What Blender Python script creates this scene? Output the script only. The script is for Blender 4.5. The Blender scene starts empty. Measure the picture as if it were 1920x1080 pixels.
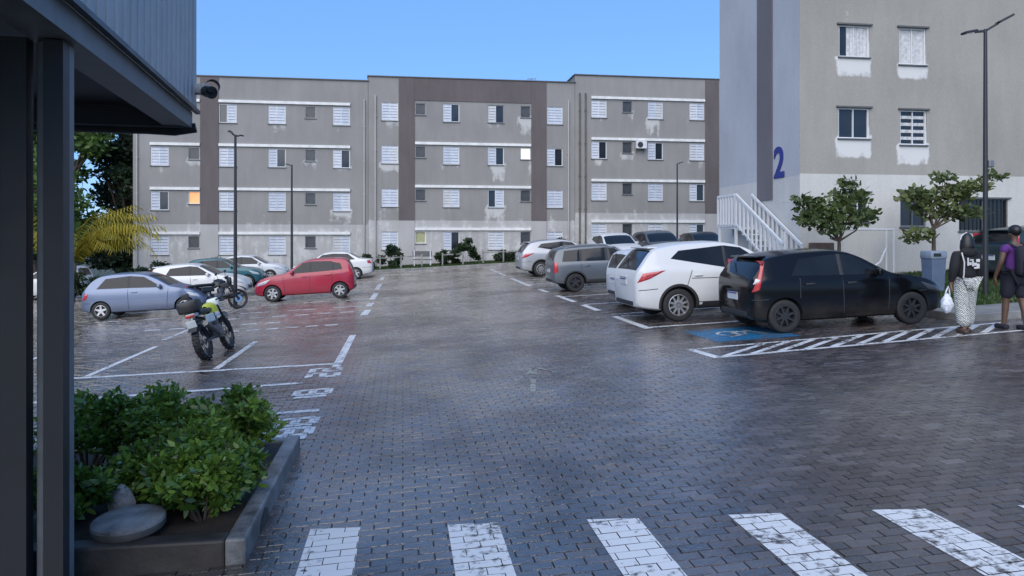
import bpy, bmesh, math, random
import numpy as np
from mathutils import Vector, Matrix, Euler
random.seed(7)
R = math.radians
scene = bpy.context.scene
COL = scene.collection

# ---------------------------------------------------------------- camera
cam = bpy.data.cameras.new('camera')
cam.lens = 26.0; cam.sensor_width = 36.0; cam.shift_y = -90/1920
cam.clip_start = 0.05; cam.clip_end = 3000
camo = bpy.data.objects.new('camera', cam); COL.objects.link(camo)
camo.location = (0, 0, 1.9); camo.rotation_euler = (R(90), 0, R(-8.4))
scene.camera = camo

# ---------------------------------------------------------------- sky and sun (a blue, wet dusk)
SUN_EL, SUN_ROT = 38.0, 205.0
world = bpy.data.worlds.new('World'); scene.world = world; world.use_nodes = True
wn = world.node_tree; wn.nodes.clear()
sky = wn.nodes.new('ShaderNodeTexSky'); sky.sky_type = 'NISHITA'; sky.sun_disc = False
sky.sun_elevation = R(SUN_EL); sky.sun_rotation = R(SUN_ROT)
sky.air_density = 1.0; sky.dust_density = 0.0; sky.ozone_density = 5.0; sky.altitude = 300
tint = wn.nodes.new('ShaderNodeMixRGB'); tint.blend_type = 'MULTIPLY'; tint.inputs[0].default_value = 1
tint.inputs[2].default_value = (0.72, 0.80, 1.0, 1)
# thin even cloud: most of the sky is one flat dusk blue
flat = wn.nodes.new('ShaderNodeMixRGB'); flat.inputs[0].default_value = 0.72; flat.inputs[2].default_value = (0.60, 1.38, 2.85, 1)
bg = wn.nodes.new('ShaderNodeBackground'); bg.inputs[1].default_value = 0.12
wo = wn.nodes.new('ShaderNodeOutputWorld')
wn.links.new(sky.outputs[0], tint.inputs[1]); wn.links.new(tint.outputs[0], flat.inputs[1]); wn.links.new(flat.outputs[0], bg.inputs[0]); wn.links.new(bg.outputs[0], wo.inputs[0])
sl = bpy.data.lights.new('sun', 'SUN'); sl.energy = 1.5; sl.angle = R(70); sl.color = (1.0, 0.93, 0.83)
so = bpy.data.objects.new('sun', sl); COL.objects.link(so)
so.rotation_euler = (R(90-SUN_EL), 0, R(180-SUN_ROT))
vs = scene.view_settings
vs.view_transform = 'Standard'; vs.look = 'None'; vs.exposure = 1.3; vs.gamma = 1.0; vs.use_curve_mapping = False

# ---------------------------------------------------------------- helpers
def ground(x, y):                       # the lot falls to the left and rises a little at the back
    x = max(-45.0, min(45.0, x)); y = max(-20.0, min(60.0, y))
    return 0.05*x - 0.11 + max(0.0, y-30.0)*0.012

def tag(o, label=None, cat=None, group=None, kind=None):
    if label: o['label'] = label
    if cat: o['category'] = cat
    if group: o['group'] = group
    if kind: o['kind'] = kind
    return o

def empty(name, loc=(0, 0, 0), rz=0.0, parent=None):
    o = bpy.data.objects.new(name, None); COL.objects.link(o)
    o.empty_display_size = 0.2
    o.location = loc; o.rotation_euler = (0, 0, rz); o.parent = parent
    return o

def copy_tree(o, parent=None):
    c = o.copy(); COL.objects.link(c); c.parent = parent
    for ch in list(o.children): copy_tree(ch, c)
    return c

def tilt_on_ground(o, x, y, heading, lift=0.0):
    """stand a thing on the sloping lot: heading = angle of its +x axis"""
    up = Vector((-0.05, -0.012 if y > 30 else 0, 1)).normalized()
    f = Vector((math.cos(heading), math.sin(heading), 0)); f = (f - up*f.dot(up)).normalized()
    l = up.cross(f)
    m = Matrix((f, l, up)).transposed()
    o.location = (x, y, ground(x, y)+lift); o.rotation_euler = m.to_euler()

class MB:
    def __init__(s): s.v = []; s.f = []; s.m = []; s.mi = 0
    def add(s, vs, fs):
        b = len(s.v); s.v += [tuple(p) for p in vs]
        for f in fs: s.f.append(tuple(i+b for i in f)); s.m.append(s.mi)
    def box(s, c, d, rz=0.0, mtx=None):
        hx, hy, hz = d[0]/2, d[1]/2, d[2]/2
        pts = [Vector((x, y, z)) for z in (-hz, hz) for x, y in ((-hx, -hy), (hx, -hy), (hx, hy), (-hx, hy))]
        if mtx is not None: pts = [mtx @ p for p in pts]
        elif rz: pts = [Matrix.Rotation(rz, 3, 'Z') @ p for p in pts]
        c = Vector(c)
        s.add([p+c for p in pts], [(3, 2, 1, 0), (4, 5, 6, 7), (0, 1, 5, 4), (1, 2, 6, 5), (2, 3, 7, 6), (3, 0, 4, 7)])
    def cbox(s, c, d, b=0.01, rz=0.0, mtx=None):      # box with chamfered edges
        bm = bmesh.new(); bmesh.ops.create_cube(bm, size=1)
        for v in bm.verts: v.co = Vector((v.co.x*d[0], v.co.y*d[1], v.co.z*d[2]))
        bmesh.ops.bevel(bm, geom=bm.edges[:], offset=b, segments=2, affect='EDGES', profile=0.5)
        M = mtx if mtx is not None else Matrix.Rotation(rz, 3, 'Z')
        bm.verts.index_update()
        s.add([M @ v.co + Vector(c) for v in bm.verts], [[v.index for v in f.verts] for f in bm.faces]); bm.free()
    def bar(s, a, b, w, h=None):                       # rectangular bar from a to b
        a = Vector(a); b = Vector(b); h = h or w
        d = b-a; L = d.length; d.normalize()
        u = Vector((0, 0, 1)) if abs(d.z) < 0.95 else Vector((1, 0, 0))
        x = d.cross(u).normalized(); y = x.cross(d)
        M = Matrix((x, d, y)).transposed()
        s.box((a+b)/2, (w, L, h), mtx=M)
    def tube(s, pts, r, n=8, caps=True):
        pts = [Vector(p) for p in pts]; k = len(pts)
        rr = r if isinstance(r, (list, tuple)) else [r]*k
        vs = []; fs = []
        px = None
        for i, p in enumerate(pts):
            d = (pts[min(i+1, k-1)]-pts[max(i-1, 0)]).normalized()
            if px is None:
                u = Vector((0, 0, 1)) if abs(d.z) < 0.9 else Vector((1, 0, 0)); x = d.cross(u).normalized()
            else:
                x = (px - d*px.dot(d)).normalized()
            px = x; y = d.cross(x)
            for j in range(n):
                a = 2*math.pi*j/n; vs.append(p+(x*math.cos(a)+y*math.sin(a))*rr[i])
        for i in range(k-1):
            for j in range(n):
                a = i*n+j; b = i*n+(j+1) % n
                fs.append((a, b, b+n, a+n))
        if caps: fs.append(tuple(range(n-1, -1, -1))); fs.append(tuple((k-1)*n+j for j in range(n)))
        s.add(vs, fs)
    def lathe(s, prof, n=24, axis='Z', c=(0, 0, 0), close=False):   # prof: (radius, height)
        vs = []; fs = []; k = len(prof); c = Vector(c)
        for r, h in prof:
            for j in range(n):
                a = 2*math.pi*j/n; p = (r*math.cos(a), r*math.sin(a), h)
                if axis == 'Y': p = (p[0], p[2], p[1])
                if axis == 'X': p = (p[2], p[0], p[1])
                vs.append(Vector(p)+c)
        kk = k if close else k-1
        for i in range(kk):
            for j in range(n):
                a = i*n+j; b = i*n+(j+1) % n; a2 = ((i+1) % k)*n+j; b2 = ((i+1) % k)*n+(j+1) % n
                fs.append((a, b, b2, a2) if axis != 'Y' else (a2, b2, b, a))
        s.add(vs, fs)
    def grid(s, rows):                                # rows of points -> quads
        k = len(rows[0]); vs = [p for r in rows for p in r]; fs = []
        for i in range(len(rows)-1):
            for j in range(k-1): fs.append((i*k+j, i*k+j+1, (i+1)*k+j+1, (i+1)*k+j))
        s.add(vs, fs)
    def mesh(s, name):
        me = bpy.data.meshes.new(name); me.from_pydata(s.v, [], s.f)
        if any(s.m): me.polygons.foreach_set('material_index', s.m)
        me.validate(); me.update(); return me
    def build(s, name, mat, parent=None, smooth=None, loc=None):
        me = s.mesh(name)
        for m in (mat if isinstance(mat, (list, tuple)) else [mat]): me.materials.append(m)
        if smooth is not None:
            me.polygons.foreach_set('use_smooth', [True]*len(me.polygons)); me.set_sharp_from_angle(angle=R(smooth))
        o = bpy.data.objects.new(name, me); COL.objects.link(o); o.parent = parent
        if loc: o.location = loc
        return o

def share(name, me, parent, loc=(0, 0, 0), rot=None):
    o = bpy.data.objects.new(name, me); COL.objects.link(o); o.parent = parent; o.location = loc
    if rot: o.rotation_euler = rot
    return o

# ---------------------------------------------------------------- materials
def nodes(name):
    m = bpy.data.materials.new(name); m.use_nodes = True
    nt = m.node_tree; b = nt.nodes['Principled BSDF']; return m, nt, b
def nn(nt, t, **kw):
    n = nt.nodes.new(t)
    for k, v in kw.items(): setattr(n, k, v)
    return n
def noise(nt, scale, detail=4, rough=0.55, vec=None, obj=False):
    n = nn(nt, 'ShaderNodeTexNoise'); n.inputs['Scale'].default_value = scale
    n.inputs['Detail'].default_value = detail; n.inputs['Roughness'].default_value = rough
    if vec is None:
        tc = nn(nt, 'ShaderNodeTexCoord'); vec = tc.outputs['Object']
    nt.links.new(vec, n.inputs['Vector']); return n
def ramp(nt, fac, stops):
    r = nn(nt, 'ShaderNodeValToRGB'); e = r.color_ramp.elements
    while len(e) < len(stops): e.new(0.5)
    for i, (p, c) in enumerate(stops):
        e[i].position = p; e[i].color = (*c, 1) if len(c) == 3 else c
    nt.links.new(fac, r.inputs[0]); return r
def mixc(nt, fac, a, b, mode='MIX'):
    n = nn(nt, 'ShaderNodeMixRGB', blend_type=mode)
    for i, x in ((0, fac), (1, a), (2, b)):
        if isinstance(x, (int, float)): n.inputs[i].default_value = x
        elif isinstance(x, tuple): n.inputs[i].default_value = (*x, 1)
        else: nt.links.new(x, n.inputs[i])
    return n
def math_(nt, op, a, b=0.0, c=0.0, clamp=False):
    n = nn(nt, 'ShaderNodeMath', operation=op); n.use_clamp = clamp
    for i, x in enumerate((a, b, c)):
        if isinstance(x, (int, float)): n.inputs[i].default_value = x
        else: nt.links.new(x, n.inputs[i])
    return n.outputs[0]
def bump(nt, b, h, strength=0.3, dist=0.02):
    n = nn(nt, 'ShaderNodeBump'); n.inputs['Strength'].default_value = strength; n.inputs['Distance'].default_value = dist
    nt.links.new(h, n.inputs['Height']); nt.links.new(n.outputs[0], b.inputs['Normal'])

def simple(name, col, rough=0.5, metal=0.0, var=0.15, scale=6.0, bmp=0.0, spec=0.5, coat=0.0):
    m, nt, b = nodes(name)
    n = noise(nt, scale, 5)
    lo = tuple(c*(1-var) for c in col); hi = tuple(min(1, c*(1+var)) for c in col)
    r = ramp(nt, n.outputs[0], [(0.3, lo), (0.7, hi)])
    nt.links.new(r.outputs[0], b.inputs['Base Color'])
    rr = math_(nt, 'MULTIPLY_ADD', n.outputs[0], 0.25, rough-0.12, clamp=True)
    nt.links.new(rr, b.inputs['Roughness'])
    b.inputs['Metallic'].default_value = metal; b.inputs['Specular IOR Level'].default_value = spec
    b.inputs['Coat Weight'].default_value = coat; b.inputs['Coat Roughness'].default_value = 0.06
    if bmp: bump(nt, b, noise(nt, scale*6, 6).outputs[0], bmp, 0.01)
    return m

def car_paint(name, col, metal=0.0, rough=0.3, coat=0.45):
    m, nt, b = nodes(name)
    if coat == 0: b.inputs['Specular IOR Level'].default_value = 0.3
    n = noise(nt, 2.2, 6, 0.65)
    tc = nn(nt, 'ShaderNodeTexCoord'); sp = nn(nt, 'ShaderNodeSeparateXYZ'); nt.links.new(tc.outputs['Object'], sp.inputs[0])
    # road dirt thrown up on the lower body
    low = math_(nt, 'MULTIPLY_ADD', sp.outputs[2], -2.2, 1.25, clamp=True)
    dirt = math_(nt, 'MULTIPLY', low, math_(nt, 'MULTIPLY_ADD', n.outputs[0], 1.5, -0.35, clamp=True), clamp=True)
    c = mixc(nt, math_(nt, 'MULTIPLY', dirt, 0.55), col, (0.11, 0.095, 0.08))
    nt.links.new(c.outputs[0], b.inputs['Base Color'])
    b.inputs['Metallic'].default_value = metal
    nt.links.new(math_(nt, 'MULTIPLY_ADD', dirt, 0.4, rough, clamp=True), b.inputs['Roughness'])
    b.inputs['Coat Weight'].default_value = coat; b.inputs['Coat Roughness'].default_value = 0.05
    # rain drops beading on the paint
    v = nn(nt, 'ShaderNodeTexVoronoi'); v.inputs['Scale'].default_value = 45; nt.links.new(tc.outputs['Object'], v.inputs['Vector'])
    h = math_(nt, 'LESS_THAN', v.outputs['Distance'], 0.25)
    bump(nt, b, h, 0.05, 0.003)
    return m

def emit(name, col, s):
    m, nt, b = nodes(name)
    b.inputs['Base Color'].default_value = (*col, 1)
    n = noise(nt, 3.0); r = ramp(nt, n.outputs[0], [(0.3, tuple(c*0.6 for c in col)), (0.7, col)])
    nt.links.new(r.outputs[0], b.inputs['Emission Color']); b.inputs['Emission Strength'].default_value = s
    return m

def leafmat(name, dark, light, rough=0.4):
    m, nt, b = nodes(name)
    a = nn(nt, 'ShaderNodeAttribute', attribute_name='rnd')
    r = ramp(nt, a.outputs['Fac'], [(0.0, dark), (0.65, tuple((x+y)/2 for x, y in zip(dark, light))), (1.0, light)])
    nt.links.new(r.outputs[0], b.inputs['Base Color']); b.inputs['Roughness'].default_value = rough
    tr = nn(nt, 'ShaderNodeBsdfTranslucent'); nt.links.new(r.outputs[0], tr.inputs[0])
    mx = nn(nt, 'ShaderNodeMixShader'); mx.inputs[0].default_value = 0.3
    out = nt.nodes['Material Output']
    nt.links.new(b.outputs[0], mx.inputs[1]); nt.links.new(tr.outputs[0], mx.inputs[2]); nt.links.new(mx.outputs[0], out.inputs[0])
    return m

M = {}
M['white_paint'] = simple('white_paint', (0.62, 0.63, 0.63), 0.45, var=0.08, scale=3)
M['white_metal'] = simple('white_metal', (0.60, 0.62, 0.64), 0.4, var=0.06)
M['slat_gap_shade'] = simple('slat_gap_shade', (0.30, 0.33, 0.39), 0.5, var=0.1, scale=2)  # shade between the slats put into a darker copy of the shutter colour
def shutter_mat():
    m, nt, b = nodes('shutter'); oi = nn(nt, 'ShaderNodeObjectInfo'); geo = nn(nt, 'ShaderNodeNewGeometry'); n = noise(nt, 3.5, 5, 0.6, geo.outputs['Position'])
    c = ramp(nt, oi.outputs['Random'], [(0.0, (0.50, 0.545, 0.62)), (0.5, (0.58, 0.62, 0.69)), (0.8, (0.64, 0.66, 0.70)), (1.0, (0.55, 0.55, 0.55))])
    d = ramp(nt, n.outputs[0], [(0.35, (0.84, 0.84, 0.83)), (0.6, (1, 1, 1))]); c = mixc(nt, 1.0, c.outputs[0], d.outputs[0], 'MULTIPLY')
    nt.links.new(c.outputs[0], b.inputs['Base Color']); b.inputs['Roughness'].default_value = 0.5; return m
M['shutter'] = shutter_mat()
M['glass'] = simple('glass', (0.018, 0.022, 0.028), 0.14, var=0.3, scale=1.2, spec=0.6)
M['glass_grey'] = simple('glass_grey', (0.05, 0.055, 0.06), 0.3, var=0.3, scale=2, spec=0.5)
M['sill'] = simple('sill', (0.10, 0.10, 0.10), 0.6)
M['ledge'] = simple('ledge', (0.66, 0.66, 0.64), 0.7, var=0.15, scale=2.5, bmp=0.1)
M['black_metal'] = simple('black_metal', (0.018, 0.019, 0.021), 0.42, var=0.2)
M['grey_metal'] = simple('grey_metal', (0.22, 0.225, 0.23), 0.4, metal=0.6)
M['chrome'] = simple('chrome', (0.6, 0.6, 0.61), 0.22, metal=1.0, var=0.1)
M['alloy'] = simple('alloy', (0.50, 0.50, 0.50), 0.32, metal=0.8, var=0.12, scale=12)
M['alloy_dark'] = simple('alloy_dark', (0.035, 0.036, 0.04), 0.4, metal=0.4)
M['rubber'] = simple('rubber', (0.016, 0.016, 0.017), 0.7, var=0.3, scale=14)
M['trim'] = simple('trim', (0.022, 0.022, 0.024), 0.6, var=0.25)
M['car_glass'] = simple('car_glass', (0.010, 0.012, 0.015), 0.09, var=0.3, scale=1.5, spec=0.32)
M['tail_red'] = simple('tail_red', (0.42, 0.012, 0.018), 0.18, var=0.2, spec=0.6, coat=0.5)
M['tail_clear'] = simple('tail_clear', (0.62, 0.60, 0.60), 0.15, var=0.1, coat=0.5)
M['head_lamp'] = simple('head_lamp', (0.42, 0.45, 0.48), 0.12, var=0.2, coat=0.8)
M['plate'] = simple('plate', (0.55, 0.56, 0.57), 0.4, var=0.06)
M['plate_blue'] = simple('plate_blue', (0.02, 0.05, 0.25), 0.4)
M['bark'] = simple('bark', (0.085, 0.065, 0.05), 0.9, var=0.35, scale=9, bmp=0.4)
M['soil'] = simple('soil', (0.04, 0.028, 0.02), 0.85, var=0.4, scale=8, bmp=0.5)
# ================================================================ cars
def pchip(pts):
    xs = np.array([p[0] for p in pts], float); ys = np.array([p[1] for p in pts], float)
    h = np.diff(xs); d = np.diff(ys)/h; m = np.zeros(len(xs))
    m[0] = d[0]; m[-1] = d[-1]
    for i in range(1, len(xs)-1):
        if d[i-1]*d[i] > 0:
            w1 = 2*h[i]+h[i-1]; w2 = h[i]+2*h[i-1]; m[i] = (w1+w2)/(w1/d[i-1]+w2/d[i])
    def f(x):
        x = min(max(x, xs[0]), xs[-1]); i = int(min(max(np.searchsorted(xs, x)-1, 0), len(xs)-2))
        t = (x-xs[i])/h[i]
        return float((2*t**3-3*t**2+1)*ys[i]+(t**3-2*t**2+t)*h[i]*m[i]+(-2*t**3+3*t**2)*ys[i+1]+(t**3-t**2)*h[i]*m[i+1])
    return f

class CarShape:
    """x forward, origin on the ground mid-length; s is a dict of profile curves"""
    def __init__(c, s):
        c.s = s; c.L = s['L']; c.W = s['W']/2
        c.top = pchip(s['top']); c.belt = pchip(s['belt']); c.low = pchip(s['low'])
        h = c.L/2; W = c.W
        rn = s.get('round', 1.0)
        c.plan = pchip([(-h, W*0.80), (-h+0.02*rn, W*0.855), (-h+0.07*rn, W*0.905), (-h+0.20*rn, W*0.955), (-h+0.6, W*0.988), (-h*0.3, W), (h*0.35, W),
                        (h-0.75, W*0.975), (h-0.4*rn, W*0.92), (h-0.2*rn, W*0.86), (h-0.08*rn, W*0.77), (h-0.02*rn, W*0.68), (h, W*0.60)])
        c.tum = s.get('tumble', 0.30)
    def side_y(c, x, z):                              # greenhouse side
        zb = c.belt(x); w = c.plan(x)*0.965
        return w - c.tum*(z-zb) + 0.02*max(0, z-zb)*max(0, 1.0-(z-zb))
    def section(c, x):
        zl, zt, w = c.low(x), c.top(x), c.plan(x)
        zb = min(c.belt(x), zt-0.045)
        pts = [(0, zl), (w*0.55, zl), (w*0.86, zl), (w*0.945, zl+0.035), (w*0.975, zl+0.10)]
        H = zb-zl
        for t, k in ((0.35, 0.994), (0.5, 1.0), (0.64, 1.0), (0.76, 0.996), (0.86, 0.99)): pts.append((w*k, zl+H*t))
        pts.append((w*0.98, zb-0.03*min(1, H/0.3))); pts.append((w*0.965, zb))
        gh = zt-zb; edge = 0.05 if gh > 0.12 else gh*0.42
        ze = zt-edge
        def sy(z): return w*0.965 - c.tum*(z-zb) + 0.02*max(0, z-zb)*max(0, 1-(z-zb))
        for t in (0.25, 0.5, 0.75, 1.0): z = zb+(ze-zb)*t; pts.append((sy(z), z))
        yt = sy(ze)
        drop = min(0.035, gh*0.3)
        for k in (0.975, 0.93, 0.84, 0.65, 0.35, 0.0): pts.append((yt*k, zt-drop*k**2.2-(edge-drop)*max(0, (k-0.84)/0.16)**2*0.6))
        return pts
    def top_pt(c, x, k, off=0.0):                     # k in -1..1 across the roof / glass / bonnet
        zl, zt, w = c.low(x), c.top(x), c.plan(x); zb = min(c.belt(x), zt-0.045); gh = zt-zb
        edge = 0.05 if gh > 0.12 else gh*0.42
        yt = w*0.965-c.tum*(zt-edge-zb); drop = min(0.035, gh*0.3); a = abs(k)
        return Vector((x, yt*k, zt-drop*a**2.2-(edge-drop)*max(0, (a-0.84)/0.16)**2*0.6))
    def body_pt(c, x, r):                             # r: continuous ring coordinate on the half section
        P = c.section(x); r = max(0, min(len(P)-1.001, r)); i = int(r); t = r-i
        return Vector((x, P[i][0]*(1-t)+P[i+1][0]*t, P[i][1]*(1-t)+P[i+1][1]*t))
    def at_z(c, x, z):                                # half-width of the flank at height z
        P = c.section(x)
        for i in range(3, len(P)-1):
            if P[i+1][1] >= z >= P[i][1] and P[i+1][1] > P[i][1]:
                t = (z-P[i][1])/(P[i+1][1]-P[i][1]); return P[i][0]*(1-t)+P[i+1][0]*t
        return P[4][0]

def patch(rows, off, flip=False):
    """grid of points pushed out along its own normal, with a small return edge"""
    n, k = len(rows), len(rows[0]); out = []
    for i in range(n):
        rr = []
        for j in range(k):
            a = rows[min(i+1, n-1)][j]-rows[max(i-1, 0)][j]; b = rows[i][min(j+1, k-1)]-rows[i][max(j-1, 0)]
            nrm = a.cross(b)
            if nrm.length < 1e-9: nrm = Vector((0, 0, 1))
            nrm.normalize()
            if flip: nrm = -nrm
            edge = i in (0, n-1) or j in (0, k-1)
            rr.append(rows[i][j]+nrm*(off*0.15 if edge else off))
        out.append(rr)
    return out

def side_patch(c, quad, sgn, nu=8, nv=5, off=0.006):
    """quad: 4 (x,z) corners bl, br, tr, tl on the flank"""
    rows = []
    for i in range(nv+1):
        v = i/nv; row = []
        for j in range(nu+1):
            u = j/nu
            x = (quad[0][0]*(1-u)+quad[1][0]*u)*(1-v)+(quad[3][0]*(1-u)+quad[2][0]*u)*v
            z = (quad[0][1]*(1-u)+quad[1][1]*u)*(1-v)+(quad[3][1]*(1-u)+quad[2][1]*u)*v
            row.append(Vector((x, sgn*c.at_z(x, z), z)))
        rows.append(row)
    return patch(rows, off, flip=(sgn < 0))

def wheel_meshes(Rw, width, style, rim_mat):
    rr = Rw*0.64; h = width/2
    t = MB()
    t.lathe([(rr, -h*0.85), (Rw*0.90, -h), (Rw*0.975, -h*0.86), (Rw, -h*0.55), (Rw, h*0.55), (Rw*0.975, h*0.86), (Rw*0.90, h), (rr, h*0.85)], 32, 'Y', close=True)
    tyre = t.mesh('tyre'); tyre.materials.append(M['rubber'])
    tyre.polygons.foreach_set('use_smooth', [True]*len(tyre.polygons)); tyre.set_sharp_from_angle(angle=R(50))
    r = MB()                                          # outer face at -Y
    r.lathe([(rr*1.0, h*0.7), (rr*1.0, -h*0.88), (rr*0.955, -h*0.9), (rr*0.90, -h*0.62), (rr*0.86, h*0.5)], 32, 'Y')
    r.lathe([(0.0, -h*0.78), (rr*0.14, -h*0.76), (rr*0.2, -h*0.6), (rr*0.2, 0)], 16, 'Y')
    ns = style
    for i in range(ns):
        a = 2*math.pi*i/ns+0.3
        ca, sa = math.cos(a), math.sin(a)
        w0, w1 = (0.26, 0.17) if ns <= 6 else (0.15, 0.10)
        def P(rad, tan, y): return (ca*rad-sa*tan, y, sa*rad+ca*tan)
        pts = [P(rr*0.12, -w0*rr, -h*0.62), P(rr*0.12, w0*rr, -h*0.62), P(rr*0.93, w1*rr, -h*0.66), P(rr*0.93, -w1*rr, -h*0.66)]
        pts += [P(rr*0.12, -w0*rr*0.7, -h*0.80), P(rr*0.12, w0*rr*0.7, -h*0.80), P(rr*0.93, w1*rr*0.7, -h*0.80), P(rr*0.93, -w1*rr*0.7, -h*0.80)]
        r.add(pts, [(4, 7, 6, 5), (0, 4, 5, 1), (1, 5, 6, 2), (2, 6, 7, 3), (3, 7, 4, 0)])
    rim = r.mesh('rim'); rim.materials.append(rim_mat)
    d = MB(); d.lathe([(0.0, -h*0.1), (rr*0.7, -h*0.1), (rr*0.92, h*0.1)], 20, 'Y')
    disc = d.mesh('brake_disc'); disc.materials.append(M['trim'])
    return tyre, rim, disc

def boolean_arches(me, c):
    s = c.s; ob = bpy.data.objects.new('tmp', me); COL.objects.link(ob); cutters = []
    for ax in s['axles']:
        for sg in (-1, 1):
            m = MB(); Ra = s['Rw']*s.get('arch', 1.13)
            y0, y1 = sg*(c.W-0.30), sg*(c.W+0.2)
            m.lathe([(0.0001, min(y0, y1)), (Ra, min(y0, y1)), (Ra, max(y0, y1)), (0.0001, max(y0, y1))], 40, 'Y', c=(ax, 0, s['Rw']*1.02))
            cm = m.mesh('cut'); cm.materials.append(M['trim'])
            bm = bmesh.new(); bm.from_mesh(cm); bmesh.ops.remove_doubles(bm, verts=bm.verts[:], dist=0.001)
            bmesh.ops.recalc_face_normals(bm, faces=bm.faces[:]); bm.to_mesh(cm); bm.free()
            co = bpy.data.objects.new('cut', cm); COL.objects.link(co); cutters.append(co)
            md = ob.modifiers.new('b', 'BOOLEAN'); md.operation = 'DIFFERENCE'; md.solver = 'EXACT'; md.object = co
            md.material_mode = 'TRANSFER'
    bpy.context.view_layer.update()
    dg = bpy.context.evaluated_depsgraph_get()
    new = bpy.data.meshes.new_from_object(ob.evaluated_get(dg))
    for o in cutters+[ob]: bpy.data.objects.remove(o)
    return new

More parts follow.
